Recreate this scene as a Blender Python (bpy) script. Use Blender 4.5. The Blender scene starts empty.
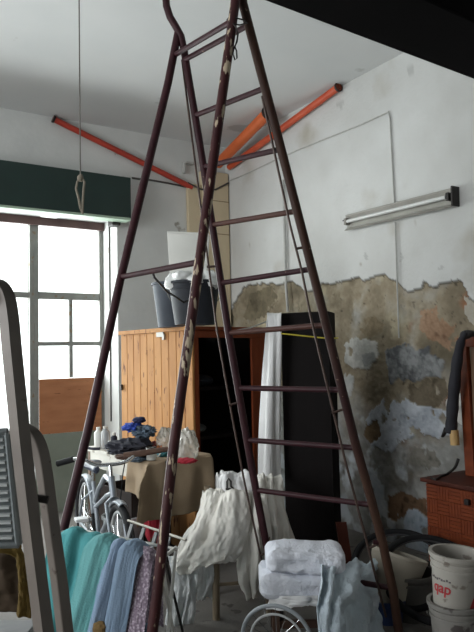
import bpy, bmesh, math, random
import numpy as np
from mathutils import Vector, Matrix

random.seed(7)
SC = bpy.context.scene
COL = SC.collection

# ------------------------------------------------------------ camera
EYE = np.array([0.0, 0.0, 1.55])
def camera_axes(hd, p, r):
    hd, p, r = np.radians([hd, p, r])
    F = np.array([np.sin(hd)*np.cos(p), np.cos(hd)*np.cos(p), np.sin(p)])
    R0 = np.array([np.cos(hd), -np.sin(hd), 0]); U0 = np.cross(R0, F)
    return np.cos(r)*R0+np.sin(r)*U0, np.cos(r)*U0-np.sin(r)*R0, F
AR, AU, AF = camera_axes(32.66, 3.57, -1.264)
FPX = 656.0
cd = bpy.data.cameras.new('camera'); cam = bpy.data.objects.new('camera', cd); COL.objects.link(cam)
cam.matrix_world = Matrix(((AR[0], AU[0], -AF[0], EYE[0]), (AR[1], AU[1], -AF[1], EYE[1]), (AR[2], AU[2], -AF[2], EYE[2]), (0, 0, 0, 1)))
cd.sensor_fit = 'VERTICAL'; cd.sensor_height = 24.0; cd.lens = FPX*24.0/632.0; cd.clip_start = 0.05
SC.camera = cam

# ------------------------------------------------------------ daylight, exposure
W = bpy.data.worlds.new('overcast_sky'); SC.world = W; W.use_nodes = True
bg = W.node_tree.nodes['Background']; bg.inputs[0].default_value = (0.95, 0.98, 1.0, 1); bg.inputs[1].default_value = 3.0
def daylight(name, loc, rot, sx, sy, power):
    l = bpy.data.lights.new(name, 'AREA'); l.shape = 'RECTANGLE'; l.size = sx; l.size_y = sy; l.energy = power
    l.color = (0.96, 0.985, 1.0)
    o = bpy.data.objects.new(name, l); COL.objects.link(o); o.location = loc; o.rotation_euler = rot
    return o
R90 = math.pi/2
daylight('window_daylight', (0.6, 7.25, 1.9), (-R90, 0, 0), 4.2, 2.4, 250)
daylight('added_side_daylight', (-3.36, 2.9, 2.3), (0, -R90, 0), 2.05, 2.9, 150)  # added lamp: side light through an unseen opening in the left wall
SC.view_settings.view_transform = 'Standard'; SC.view_settings.look = 'None'
SC.view_settings.gamma = 1.0; SC.view_settings.use_curve_mapping = False
SC.view_settings.exposure = 0.0

# ------------------------------------------------------------ photo measuring helpers
def ray(x, y): return AF*FPX + AR*(x-237) - AU*(y-316)
def at(x, y, d): return Vector(EYE + ray(x, y)*(d/FPX))          # point at depth d along the view
def on_x(x, y, X): d = ray(x, y); return Vector(EYE + d*(X/d[0]))
def on_y(x, y, Y): d = ray(x, y); return Vector(EYE + d*(Y/d[1]))
def on_z(x, y, Z): d = ray(x, y); return Vector(EYE + d*((Z-EYE[2])/d[2]))
RT = Vector((AR[0], AR[1], 0)).normalized(); FW = Vector((AF[0], AF[1], 0)).normalized(); UP = Vector((0, 0, 1))

# ------------------------------------------------------------ numpy noise
def _hash(ix, iy, iz, seed):
    n = (ix*374761393 + iy*668265263 + iz*2147483647 + seed*1274126177) & 0xFFFFFFFF
    n = ((n ^ (n >> 13))*1274126177) & 0xFFFFFFFF
    return ((n ^ (n >> 16)) & 0xFFFF)/65535.0
def vnoise(x, y, z=0.0, seed=0):
    x = np.asarray(x, float); y = np.asarray(y, float); z = np.asarray(z, float)+0*x
    xi = np.floor(x).astype(np.int64); yi = np.floor(y).astype(np.int64); zi = np.floor(z).astype(np.int64)
    fx, fy, fz = x-xi, y-yi, z-zi
    fx, fy, fz = (t*t*(3-2*t) for t in (fx, fy, fz))
    def c(a, b, e): return _hash(xi+a, yi+b, zi+e, seed)
    def l(a, b, t): return a+(b-a)*t
    return l(l(l(c(0,0,0), c(1,0,0), fx), l(c(0,1,0), c(1,1,0), fx), fy), l(l(c(0,0,1), c(1,0,1), fx), l(c(0,1,1), c(1,1,1), fx), fy), fz)
def fbm(x, y, z=0.0, oct=4, seed=0):
    s = 0; a = 0.5; t = 0
    for o in range(oct):
        k = 2.03**o
        s = s+a*vnoise(np.asarray(x)*k+o*17.3, np.asarray(y)*k-o*9.1, np.asarray(z)*k, seed+o); t += a; a *= .5
    return s/t-0.5

# ------------------------------------------------------------ materials
def S(r, g, b):
    f = lambda c: (c/255/12.92) if c/255 <= 0.04045 else ((c/255+0.055)/1.055)**2.4
    return (f(r), f(g), f(b), 1)
MATS = {}
def mat(name, c1, c2=None, rough=0.6, metal=0.0, scale=8.0, contrast=0.25, bump=0.0, bscale=60.0, stretch=(1, 1, 1), spots=None, spot_scale=18, spot_at=0.62, trans=0.0, spec=0.5, coord='Object'):
    if name in MATS: return MATS[name]
    m = bpy.data.materials.new(name); m.use_nodes = True; MATS[name] = m
    nt = m.node_tree; N = nt.nodes; L = nt.links
    b = N['Principled BSDF']; b.inputs['Roughness'].default_value = rough; b.inputs['Metallic'].default_value = metal
    b.inputs['Specular IOR Level'].default_value = spec
    if trans: b.inputs['Transmission Weight'].default_value = trans
    tc = N.new('ShaderNodeTexCoord'); mp = N.new('ShaderNodeMapping'); mp.inputs['Scale'].default_value = stretch
    L.new(tc.outputs[coord], mp.inputs['Vector'])
    col = None
    if c2 is not None:
        n = N.new('ShaderNodeTexNoise'); n.inputs['Scale'].default_value = scale; n.inputs['Detail'].default_value = 5
        L.new(mp.outputs[0], n.inputs['Vector'])
        r = N.new('ShaderNodeValToRGB'); r.color_ramp.elements[0].position = 0.5-contrast; r.color_ramp.elements[1].position = 0.5+contrast
        r.color_ramp.elements[0].color = c1; r.color_ramp.elements[1].color = c2
        L.new(n.outputs[0], r.inputs[0]); col = r.outputs[0]
    if spots is not None:
        n2 = N.new('ShaderNodeTexNoise'); n2.inputs['Scale'].default_value = spot_scale; n2.inputs['Detail'].default_value = 6
        L.new(mp.outputs[0], n2.inputs['Vector'])
        r2 = N.new('ShaderNodeValToRGB'); r2.color_ramp.elements[0].position = spot_at; r2.color_ramp.elements[1].position = spot_at+.03
        L.new(n2.outputs[0], r2.inputs[0])
        mx = N.new('ShaderNodeMix'); mx.data_type = 'RGBA'
        L.new(r2.outputs[0], mx.inputs[0]); mx.inputs[6].default_value = c1; mx.inputs[7].default_value = spots
        if col is not None: L.new(col, mx.inputs[6])
        col = mx.outputs[2]
    if col is None: b.inputs['Base Color'].default_value = c1
    else: L.new(col, b.inputs['Base Color'])
    if bump:
        nb = N.new('ShaderNodeTexNoise'); nb.inputs['Scale'].default_value = bscale; nb.inputs['Detail'].default_value = 4
        L.new(mp.outputs[0], nb.inputs['Vector'])
        bp = N.new('ShaderNodeBump'); bp.inputs['Strength'].default_value = bump; bp.inputs['Distance'].default_value = 0.01
        L.new(nb.outputs[0], bp.inputs['Height']); L.new(bp.outputs[0], b.inputs['Normal'])
    return m

# ------------------------------------------------------------ mesh builder
class MB:
    def __init__(s): s.v = []; s.f = []
    def add(s, vs, fs):
        o = len(s.v); s.v += [Vector(v) for v in vs]; s.f += [tuple(i+o for i in f) for f in fs]; return s
    def quadbox(s, base, top):                     # two quads, same winding
        vs = list(base)+list(top)
        return s.add(vs, [(3, 2, 1, 0), (4, 5, 6, 7), (0, 1, 5, 4), (1, 2, 6, 5), (2, 3, 7, 6), (3, 0, 4, 7)])
    def box(s, c, size, ax=None):                  # centre, full sizes, axes
        c = Vector(c); ax = ax or (Vector((1, 0, 0)), Vector((0, 1, 0)), UP)
        a, b, d = (Vector(ax[i])*size[i]/2 for i in range(3))
        return s.quadbox([c-a-b-d, c+a-b-d, c+a+b-d, c-a+b-d], [c-a-b+d, c+a-b+d, c+a+b+d, c-a+b+d])
    def slab(s, lo, hi): 
        lo = Vector(lo); hi = Vector(hi); return s.box((lo+hi)/2, hi-lo)
    def tube(s, pts, r, n=10, closed=False, flat=None):
        pts = [Vector(p) for p in pts]; m = len(pts)
        rs = r if isinstance(r, (list, tuple)) else [r]*m
        T = []
        for i in range(m):
            a = pts[(i-1) % m] if (closed or i > 0) else pts[0]; b = pts[(i+1) % m] if (closed or i < m-1) else pts[-1]
            T.append((b-a).normalized())
        ref = Vector((0, 0, 1)) if abs(T[0].z) < .9 else Vector((1, 0, 0))
        nrm = (ref-T[0]*ref.dot(T[0])).normalized()
        vs = []; 
        for i in range(m):
            nrm = (nrm-T[i]*nrm.dot(T[i])).normalized(); bn = T[i].cross(nrm)
            for k in range(n):
                t = 2*math.pi*k/n
                w = 1.0 if flat is None else flat
                vs.append(pts[i]+nrm*math.cos(t)*rs[i]+bn*math.sin(t)*rs[i]*w)
        fs = []
        for i in range(m if closed else m-1):
            for k in range(n):
                a = i*n+k; b = i*n+(k+1) % n; j = ((i+1) % m)*n
                fs.append((a, b, j+(k+1) % n, j+k))
        if not closed:
            fs.append(tuple(reversed(range(n)))); fs.append(tuple(range((m-1)*n, m*n)))
        return s.add(vs, fs)
    def rect_tube(s, pts, wdir, w, t):              # flat bar swept along pts; wdir = fixed width axis
        pts = [Vector(p) for p in pts]; m = len(pts); wd = Vector(wdir).normalized(); vs = []
        for i in range(m):
            d = (pts[min(i+1, m-1)]-pts[max(i-1, 0)]).normalized(); tn = d.cross(wd).normalized()
            for a, b in ((-1, -1), (1, -1), (1, 1), (-1, 1)): vs.append(pts[i]+wd*a*w/2+tn*b*t/2)
        fs = [(3, 2, 1, 0), tuple(range((m-1)*4, m*4))]
        for i in range(m-1):
            for k in range(4): fs.append((i*4+k, i*4+(k+1) % 4, (i+1)*4+(k+1) % 4, (i+1)*4+k))
        return s.add(vs, fs)
    def lathe(s, base, prof, n=28, axis=None, cap=True):   # prof: (radius, height)
        base = Vector(base); ax = Vector(axis or (0, 0, 1)).normalized()
        a = ax.orthogonal().normalized(); b = ax.cross(a); vs = []; fs = []
        for r, h in prof:
            for k in range(n):
                t = 2*math.pi*k/n; vs.append(base+ax*h+a*math.cos(t)*r+b*math.sin(t)*r)
        for i in range(len(prof)-1):
            for k in range(n): fs.append((i*n+k, i*n+(k+1) % n, (i+1)*n+(k+1) % n, (i+1)*n+k))
        if cap:
            fs.append(tuple(reversed(range(n)))); fs.append(tuple(range((len(prof)-1)*n, len(prof)*n)))
        return s.add(vs, fs)
    def torus(s, c, R, r, axis, n=40, m=10, flat=1.0, a0=0, a1=2*math.pi):
        c = Vector(c); ax = Vector(axis).normalized(); a = ax.orthogonal().normalized()
        a = (UP-ax*ax.dot(UP)).normalized() if abs(ax.z) < .95 else a
        b = ax.cross(a); full = abs(a1-a0-2*math.pi) < 1e-6; k = n if full else n+1
        return s.tube([c+(a*math.cos(a0+(a1-a0)*i/n)+b*math.sin(a0+(a1-a0)*i/n))*R for i in range(k)], r, m, closed=full, flat=flat)
    def blob(s, c, rad, seed=0, amp=.2, n=14, freq=2.0, ax=None):
        c = Vector(c); ax = ax or (Vector((1, 0, 0)), Vector((0, 1, 0)), UP); vs = []; fs = []
        for i in range(n+1):
            th = math.pi*i/n
            for k in range(2*n):
                ph = math.pi*k/n
                d = Vector((math.sin(th)*math.cos(ph), math.sin(th)*math.sin(ph), math.cos(th)))
                g = 1+amp*2*float(fbm(d.x*freq+seed*3.7, d.y*freq+5, d.z*freq, 3, seed))
                vs.append(c+(Vector(ax[0])*d.x*rad[0]+Vector(ax[1])*d.y*rad[1]+Vector(ax[2])*d.z*rad[2])*g)
        for i in range(n):
            for k in range(2*n): fs.append((i*2*n+k, (i+1)*2*n+k, (i+1)*2*n+(k+1) % (2*n), i*2*n+(k+1) % (2*n)))
        return s.add(vs, fs)

def link(name, mb, material, parent=None, base=None, smooth=True, bevel=0.0, solid=0.0, subsurf=0, angle=40):
    vs = mb.v
    if parent is not None: org = Vector(parent['_o']) if '_o' in parent else parent.location
    else:
        org = Vector(base) if base is not None else Vector((sum(v.x for v in vs)/len(vs), sum(v.y for v in vs)/len(vs), min(v.z for v in vs)))
    me = bpy.data.meshes.new(name); me.from_pydata([v-org for v in vs], [], mb.f); me.validate(); me.update()
    bm = bmesh.new(); bm.from_mesh(me); bmesh.ops.remove_doubles(bm, verts=bm.verts, dist=1e-6); bmesh.ops.recalc_face_normals(bm, faces=bm.faces); bm.to_mesh(me); bm.free()
    o = bpy.data.objects.new(name, me); COL.objects.link(o)
    if parent is None: o.location = org
    else: o.parent = parent
    for m in (material if isinstance(material, (list, tuple)) else [material]): me.materials.append(m)
    if smooth:
        for p in me.polygons: p.use_smooth = True
        try:
            me.set_sharp_from_angle(angle=math.radians(angle))
        except Exception: pass
    ORG[o.name] = org
    if solid:
        md = o.modifiers.new('thickness', 'SOLIDIFY'); md.thickness = solid; md.offset = 0
    if bevel:
        md = o.modifiers.new('bevel', 'BEVEL'); md.width = bevel; md.segments = 2; md.limit_method = 'ANGLE'; md.angle_limit = math.radians(50)
    if subsurf:
        md = o.modifiers.new('subd', 'SUBSURF'); md.levels = subsurf; md.render_levels = subsurf
    return o
ORG = {}
class Root:
    pass
def thing(name, label, cat, loc, group=None):
    o = bpy.data.objects.new(name, None); COL.objects.link(o); o.location = Vector(loc); o.empty_display_size = .1
    o['label'] = label; o['category'] = cat
    if group: o['group'] = group
    ORG[o.name] = Vector(loc)
    return o
def part(name, mb, material, root, label=None, **kw):
    org = ORG[root.name]
    mb2 = MB(); mb2.v = [v-org for v in mb.v]; mb2.f = mb.f
    o = link(name, mb2, material, None, base=(0, 0, 0), **kw); o.parent = root; ORG[o.name] = org
    if label: o['label'] = label
    return o
def solo(name, mb, material, label, cat, group=None, kind=None, **kw):
    o = link(name, mb, material, None, **kw); o['label'] = label; o['category'] = cat
    if group: o['group'] = group
    if kind: o['kind'] = kind
    return o
def struct(name, mb, material, **kw):
    kw.setdefault('smooth', False)
    o = link(name, mb, material, None, base=(0, 0, 0), **kw); o['kind'] = 'structure'; return o

# ------------------------------------------------------------ cloth from a lattice of 3-D points
def catmull(P, t):
    P = np.asarray(P, float); n = len(P); x = t*(n-1); i = np.clip(np.floor(x).astype(int), 0, n-2); f = (x-i)
    g = lambda k: P[np.clip(k, 0, n-1)]
    f = f.reshape(-1, *([1]*(P.ndim-1)))
    a, b, c, d = g(i-1), g(i), g(i+1), g(i+2)
    a = np.where((i == 0).reshape(f.shape), 2*b-c, a); d = np.where((i == n-2).reshape(f.shape), 2*c-b, d)
    return 0.5*((2*b)+(-a+c)*f+(2*a-5*b+4*c-d)*f*f+(-a+3*b-3*c+d)*f**3)
def cloth(rows, nu=60, nv=60, fold=None, noise=0.01, nfreq=9.0, seed=0, hem=0.0):
    P = np.array([[tuple(p) for p in r] for r in rows])          # rows: v, columns: u
    u = np.linspace(0, 1, nu); v = np.linspace(0, 1, nv)
    A = catmull(P, v)                                             # nv x k x 3
    G = catmull(np.swapaxes(A, 0, 1), u)                          # nu x nv x 3
    G = np.swapaxes(G, 0, 1)                                      # nv x nu x 3
    U, V = np.meshgrid(u, v)
    du = np.gradient(G, axis=1); dv = np.gradient(G, axis=0); n = np.cross(du, dv); n /= np.linalg.norm(n, axis=2, keepdims=True)+1e-9
    h = noise*2*fbm(U*nfreq+seed*7.1, V*nfreq+seed*2.3, 0, 4, seed)
    if fold is not None: h = h+fold(U, V)
    G = G+n*h[..., None]
    if hem:
        w = hem*2*fbm(U*6+seed, V*0+seed*1.7, 0, 3, seed+3)*np.clip((V-.7)/.3, 0, 1)
        G = G+dv/ (np.linalg.norm(dv, axis=2, keepdims=True)+1e-9)*w[..., None]
    mb = MB(); mb.v = [Vector(p) for p in G.reshape(-1, 3)]
    mb.f = [(j*nu+i, j*nu+i+1, (j+1)*nu+i+1, (j+1)*nu+i) for j in range(nv-1) for i in range(nu-1)]
    return mb
def folds(k, amp, ph=0.0, wob=1.0, seed=0, ramp=lambda V: 1.0, drift=0.0):
    def f(U, V):
        w = 2*fbm(U*2.0+seed*3.1, V*1.3+seed, 0, 2, seed+11)
        a = np.sin(2*np.pi*(k*(U+drift*V)+ph+wob*.5*w))
        n = fbm((U+drift*V)*k*1.7+seed*1.3+.25*w, V*1.2+seed*.7, 0, 2, seed+5)
        r = .5-2.2*np.abs(fbm((U+drift*V)*k*1.3+seed*2.7, V*1.6+U*.8+seed, 0, 3, seed+8))
        return amp*(.45*a+2.0*n+.55*r)*ramp(V)
    return f

# ============================================================ THE SETTING
XR, YW, YG, ZC = 4.0, 6.42, 6.85, 4.0
M_wall = mat('window_wall_paint', S(196, 198, 196), S(212, 213, 210), .85, scale=2.2, contrast=.3, bump=.25, bscale=14, spots=S(150, 146, 138), spot_scale=3.5, spot_at=.70)
M_reveal = mat('reveal_paint', S(214, 220, 226), S(222, 226, 230), .8, scale=4)
M_ceil = mat('ceiling_paint', S(204, 207, 207), S(216, 217, 216), .9, scale=1.3, contrast=.3, bump=.15, bscale=9, spots=S(183, 184, 182), spot_scale=1.7, spot_at=.66)
M_floor = mat('dusty_concrete', S(96, 93, 90), S(126, 122, 117), .85, scale=3.5, contrast=.3, bump=.35, bscale=45, spots=S(84, 80, 76), spot_scale=7, spot_at=.63)
M_dark = mat('mezzanine_black', S(9, 8, 9), S(13, 11, 12), .9, scale=3, spec=.08)

struct('floor', MB().slab((-3.4, -2.7, -.1), (4.2, 7.2, 0)), M_floor)
struct('ceiling', MB().slab((-3.4, -2.7, ZC), (4.2, 7.0, ZC+.1)), M_ceil)
# window wall: pier right of the opening, lintel above it, low wall under the small panes
wb = MB().slab((2.64, YW, 0), (4.12, 6.98, ZC)).slab((-3.4, YW, 3.05), (2.64, 6.98, ZC)).slab((-3.4, YW, 0), (-1.3, 6.98, 3.05))
wb.slab((1.90, YG-.05, 0), (2.64, 6.98, .80)).slab((-1.3, YG-.05, 0), (1.86, 6.98, .30))
struct('wall_back', wb, M_wall)
struct('trim_6', MB().slab((1.89, YG-.062, 0), (2.638, YG-.051, .80)).slab((-1.3, YG-.062, 0), (1.855, YG-.051, .30)), mat('shaded_grey_green', S(118, 124, 112), S(134, 139, 127), .85, scale=4))  # grey-green low wall, its backlit shade mixed into this darker colour
# left wall with an unseen opening added for side light, wall behind the camera
struct('wall_left', MB().slab((-3.32, 4.4, 0), (-3.2, YW, ZC)).slab((-3.32, -2.6, 0), (-3.2, 1.4, ZC)).slab((-3.32, 1.4, 3.35), (-3.2, 4.4, ZC)).slab((-3.32, 1.4, 0), (-3.2, 4.4, 1.25)), M_wall)
struct('wall_front', MB().slab((-3.32, -2.62, 0), (XR+.1, -2.5, ZC)), M_wall)

# ---- right wall: plaster relief with fallen paint, exposed render, old blue distemper
def build_right_wall():
    st = .0115
    ys = np.concatenate([np.linspace(-2.5, 2.4, 12)[:-1], np.arange(2.4, YW+.001, st)]); ys[-1] = YW
    zs = np.concatenate([np.arange(0, 2.46, st), np.linspace(2.47, ZC, 40)])
    Y, Z = np.meshgrid(ys, zs)
    F = lambda k, o=4, sd=0: fbm((Y*.94+Z*.34)*k, (Z*.94-Y*.34)*k, sd*1.37, o, 100+sd)
    dx1, dz1 = F(1.6, 3, 1)*.5, F(1.6, 3, 2)*.5
    wx = F(4.5, 6, 3)*.30; wz = F(4.5, 6, 4)*.30
    fx = F(19, 4, 5)*.055; fz = F(19, 4, 6)*.055
    def region(px, warp=1.0):
        poly = [on_x(x, y, XR) for x, y in px]; poly = [(p.y, p.z) for p in poly]
        a, b = Y+wx*warp+fx, Z+wz*warp+fz
        ins = np.zeros(Y.shape, bool); j = len(poly)-1
        for i in range(len(poly)):
            (x1, y1), (x2, y2) = poly[i], poly[j]
            if y1 != y2:
                ins ^= ((y1 > b) != (y2 > b)) & (a < (x2-x1)*(b-y1)/(y2-y1)+x1)
            j = i
        return ins
    c = lambda r, g, b: np.array(S(r, g, b)[:3])
    mix = lambda A, B, t: A+(B-A)*np.clip(t, 0, 1)[..., None]
    n1, n6, n26, n60 = F(1.3, 4, 10), F(6, 5, 11), F(26, 4, 12), F(60, 3, 13)
    colr = mix(c(206, 207, 205), c(192, 192, 189), .5+1.6*n1+.8*n6)
    colr = mix(colr, c(168, 162, 150), (F(2.2, 5, 14)-.16)*4)
    colr = mix(colr, c(150, 142, 128), ((F(9, 4, 15)-.26)*9)*(Z < 2.9))
    h = .003*n6
    low = np.clip((1.35-Z+.5*n1)/.5, 0, 1)
    fallen = region([(226, 318), (234, 304), (241, 290), (256, 283), (262, 279), (275, 285), (290, 281), (305, 290), (322, 284), (344, 283), (356, 278), (368, 281), (384, 275), (396, 284), (402, 293), (418, 290), (423, 283), (436, 286), (452, 284), (462, 285), (468, 296), (474, 300), (520, 300), (560, 340), (560, 640), (226, 640)], .42)
    # bare render: tan sand with grey, dark and brick tints, pits, trowel ridges
    rd = mix(c(124, 113, 95), c(154, 143, 122), .5+2.2*n6+1.3*n26)
    rd = mix(rd, c(104, 96, 80), (F(3.4, 5, 16)-.03)*5)
    rd = mix(rd, c(170, 160, 136), (F(5, 5, 17)-.10)*6)
    rd = mix(rd, c(142, 104, 80), (F(4.2, 5, 18)-.20)*7)
    rd = mix(rd, c(84, 76, 64), (F(30, 3, 19)-.22)*8)
    # lower down the render is greyer with remnants of pale distemper
    gy = mix(c(124, 124, 120), c(160, 160, 156), .5+2.2*n6+1.2*n26)
    gy = mix(gy, c(88, 82, 74), (F(4.6, 6, 20)-.10)*7)
    gy = mix(gy, c(120, 98, 76), (F(3.8, 5, 21)-.17)*7)
    gy = mix(gy, c(188, 194, 198), (F(5.5, 6, 22)-.05)*10)
    rd = mix(rd, gy, low*1.2-.1+1.5*n6)
    colr = np.where(fallen[..., None], rd, colr)
    h = np.where(fallen, -.014+.022*n6+.022*n26+.008*n60, h)
    def lay(px, c1, c2, lift, warp=.35, hole=-.17, soft=1.0):
        nonlocal colr, h
        m = region(px, warp) & fallen & (F(8, 5, int(px[0][0])) > hole)
        cc = mix(c(*c1), c(*c2), .5+2.6*n6+1.6*n26+1.0*n60)
        cc = mix(cc, c(*c1)*.7, (F(14, 4, int(px[0][1]))-.16)*8)
        colr = np.where(m[..., None], cc, colr); h = np.where(m, lift+.006*n6+.005*n26, h)
    lay([(366, 418), (378, 404), (398, 400), (418, 404), (446, 410), (452, 428), (440, 438), (422, 436), (402, 442), (388, 450), (370, 448)], (158, 164, 172), (190, 196, 202), -.004, .6, -.08)
    lay([(362, 470), (380, 466), (384, 500), (396, 520), (392, 545), (372, 540)], (168, 176, 184), (198, 202, 204), -.004, .5, -.10)
    lay([(404, 508), (416, 504), (426, 520), (426, 560), (402, 560)], (156, 170, 182), (186, 194, 202), -.004, .4, -.12)
    lay([(342, 345), (356, 338), (376, 343), (378, 356), (368, 369), (352, 368), (343, 362)], (160, 160, 154), (194, 193, 187), -.002, .25, -.2)
    lay([(360, 356), (372, 350), (375, 362), (364, 367)], (138, 140, 138), (164, 164, 160), -.001, .25)
    lay([(343, 372), (352, 374), (350, 396), (341, 398)], (160, 162, 160), (186, 186, 182), -.003, .3, -.1)
    lay([(386, 351), (398, 346), (404, 342), (416, 350), (428, 347), (440, 360), (446, 362), (443, 378), (428, 377), (412, 382), (400, 381), (390, 384), (387, 370)], (84, 86, 88), (140, 142, 142), .002, .3, -.22)
    lay([(406, 385), (424, 380), (446, 378), (450, 396), (434, 408), (416, 404), (408, 400)], (88, 80, 66), (114, 104, 88), -.020, .3)
    lay([(354, 326), (372, 318), (384, 326), (380, 336), (364, 338)], (112, 100, 80), (136, 122, 100), -.018, .5, -.08)
    lay([(417, 312), (440, 306), (454, 318), (458, 342), (444, 348), (424, 340), (416, 328)], (136, 108, 86), (164, 136, 112), -.015, .5, -.05)
    lay([(388, 497), (402, 493), (424, 498), (426, 514), (410, 510), (396, 520), (388, 516)], (96, 76, 58), (126, 100, 78), -.016, .3)
    lay([(364, 424), (378, 420), (380, 436), (370, 444), (362, 436)], (100, 84, 64), (128, 108, 84), -.016, .3)
    lay([(410, 448), (432, 448), (440, 462), (428, 472), (408, 462)], (106, 104, 96), (128, 124, 116), -.012, .4)
    lay([(462, 295), (480, 300), (480, 330), (468, 322)], (170, 164, 152), (188, 182, 172), -.004, .3)
    lay([(248, 292), (268, 284), (276, 300), (262, 318), (244, 316)], (98, 90, 74), (122, 112, 92), -.018, .5)
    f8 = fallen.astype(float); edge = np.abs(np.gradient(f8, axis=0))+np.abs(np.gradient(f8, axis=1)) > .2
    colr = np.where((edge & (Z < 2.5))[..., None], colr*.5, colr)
    for px, r in (((441, 267), .02), ((366, 257), .03), ((401, 258), .02), ((411, 71), .03), ((340, 105), .03)):
        p = on_x(px[0], px[1], XR); d = np.hypot(Y-p.y+2*fx, Z-p.z+2*fz)
        colr = np.where((d < r)[..., None], colr*.8, colr)
    n, m = Y.shape
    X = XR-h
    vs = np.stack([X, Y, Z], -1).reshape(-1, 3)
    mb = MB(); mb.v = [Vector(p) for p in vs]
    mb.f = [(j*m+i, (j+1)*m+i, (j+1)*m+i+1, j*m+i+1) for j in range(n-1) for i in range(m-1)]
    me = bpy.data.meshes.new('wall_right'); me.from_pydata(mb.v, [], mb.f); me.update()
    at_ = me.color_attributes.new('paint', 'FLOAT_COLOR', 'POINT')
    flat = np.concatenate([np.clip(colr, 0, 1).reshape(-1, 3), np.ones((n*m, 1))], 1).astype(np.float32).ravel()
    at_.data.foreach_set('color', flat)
    mt = bpy.data.materials.new('peeling_plaster'); mt.use_nodes = True; nt = mt.node_tree
    b = nt.nodes['Principled BSDF']; b.inputs['Roughness'].default_value = .9; b.inputs['Specular IOR Level'].default_value = .2
    a = nt.nodes.new('ShaderNodeVertexColor'); a.layer_name = 'paint'; nt.links.new(a.outputs[0], b.inputs['Base Color'])
    nz = nt.nodes.new('ShaderNodeTexNoise'); nz.inputs['Scale'].default_value = 30; nz.inputs['Detail'].default_value = 5
    tc = nt.nodes.new('ShaderNodeTexCoord'); nt.links.new(tc.outputs['Object'], nz.inputs['Vector'])
    bp = nt.nodes.new('ShaderNodeBump'); bp.inputs['Strength'].default_value = .45; bp.inputs['Distance'].default_value = .012
    nt.links.new(nz.outputs[0], bp.inputs['Height']); nt.links.new(bp.outputs[0], b.inputs['Normal'])
    me.materials.append(mt)
    # a solid back so that the wall has thickness
    o = bpy.data.objects.new('wall_right', me); COL.objects.link(o); o['kind'] = 'structure'
    for p in me.polygons: p.use_smooth = True
build_right_wall()
struct('wall_right_core', MB().slab((XR+.03, -2.6, 0), (XR+.15, 6.9, ZC)), M_wall)

# tan boxed column in the corner
M_tan = mat('tan_board', S(196, 180, 150), S(206, 190, 160), .8, scale=3)
zt = 3.50
cb = MB().slab((3.47, 6.36, 0), (3.64, YW, zt)).slab((3.642, 6.34, 0), (3.985, YW, zt+.17))
struct('trim_1', cb, M_tan, bevel=.004)
M_seam = mat('seam_brown', S(120, 104, 80), S(140, 120, 92), .9)
sm = MB()
for z in (3.33, 2.95, 2.4): sm.slab((3.642, 6.337, z), (3.985, 6.341, z+.008))
struct('trim_2', sm, M_seam)

# dark mezzanine over the camera: edge beam and deck
bm3 = MB().quadbox([V for V in (Vector((-3.2, 1.50, 3.0)), Vector((3.985, 1.86, 3.0)), Vector((3.985, 2.235, 3.0)), Vector((-3.2, 1.875, 3.0)))], [Vector((-3.2, 1.50, 3.32)), Vector((3.985, 1.86, 3.32)), Vector((3.985, 2.235, 3.32)), Vector((-3.2, 1.875, 3.32))])
struct('trim_3', bm3, M_dark, bevel=.01)
mz = MB().slab((-3.2, -2.5, 3.12), (3.985, 1.48, 3.26))
for x in np.arange(-2.8, 4, .7): mz.slab((x, -2.5, 3.0), (x+.08, 1.48, 3.12))
struct('trim_4', mz, mat('deck_brown', S(22, 19, 18), S(30, 26, 24), .9, scale=4, spec=.1))

# ---- glazing
M_glassm = bpy.data.materials.new('window_glass'); M_glassm.use_nodes = True
nt = M_glassm.node_tree; nt.nodes.clear()
go = nt.nodes.new('ShaderNodeOutputMaterial'); gm = nt.nodes.new('ShaderNodeMixShader'); gt = nt.nodes.new('ShaderNodeBsdfTransparent'); gg = nt.nodes.new('ShaderNodeBsdfGlossy')
gm.inputs[0].default_value = .05; gg.inputs['Roughness'].default_value = .05; gt.inputs[0].default_value = (.96, .98, .97, 1)
nt.links.new(gt.outputs[0], gm.inputs[1]); nt.links.new(gg.outputs[0], gm.inputs[2]); nt.links.new(gm.outputs[0], go.inputs[0])
M_steel = mat('grey_window_steel', S(116, 117, 114), S(134, 134, 128), .6, scale=9, spots=S(120, 104, 84), spot_scale=14, spot_at=.64)
M_ply = mat('plywood', S(150, 96, 62), S(176, 118, 80), .75, scale=4, stretch=(1, 1, 5), contrast=.3, spots=S(128, 80, 52), spot_scale=9, spot_at=.68)
def window(name, label, x0, x1, z0, z1, vb, hb, short=()):
    t = bpy.data.objects.new(name, None); COL.objects.link(t); t.location = (x0, YG, z0); t['kind'] = 'structure'; ORG[t.name] = Vector(t.location)
    m = MB(); w = .045
    m.slab((x0, YG-.03, z0), (x0+w, YG+.03, z1)).slab((x1-w, YG-.03, z0), (x1, YG+.03, z1)).slab((x0+w, YG-.03, z0), (x1-w, YG+.03, z0+w)).slab((x0+w, YG-.03, z1-w), (x1-w, YG+.03, z1))
    for x in vb: m.slab((x-.022, YG-.025, z0+w), (x+.022, YG+.025, z1-w))
    for z, wd in hb: m.slab((x0+w, YG-.026, z-wd/2), (x1-w, YG+.026, z+wd/2))
    for (x, a, b) in short: m.slab((x-.02, YG-.024, a), (x+.02, YG+.024, b))
    part('window_frame', m, M_steel, t, smooth=False, bevel=.004)
    part('glass', MB().slab((x0+.02, YG-.003, z0+.02), (x1-.02, YG+.003, z1-.02)), M_glassm, t, smooth=False)
    return t
struct('trim_5', MB().slab((-1.3, YG-.075, 2.965), (2.64, YG-.032, 3.05)), mat('recess_gap_maroon', S(70, 50, 48), S(88, 66, 62), .7, scale=6))  # added board, coloured dark to stand for the shady gap above the panes
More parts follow.
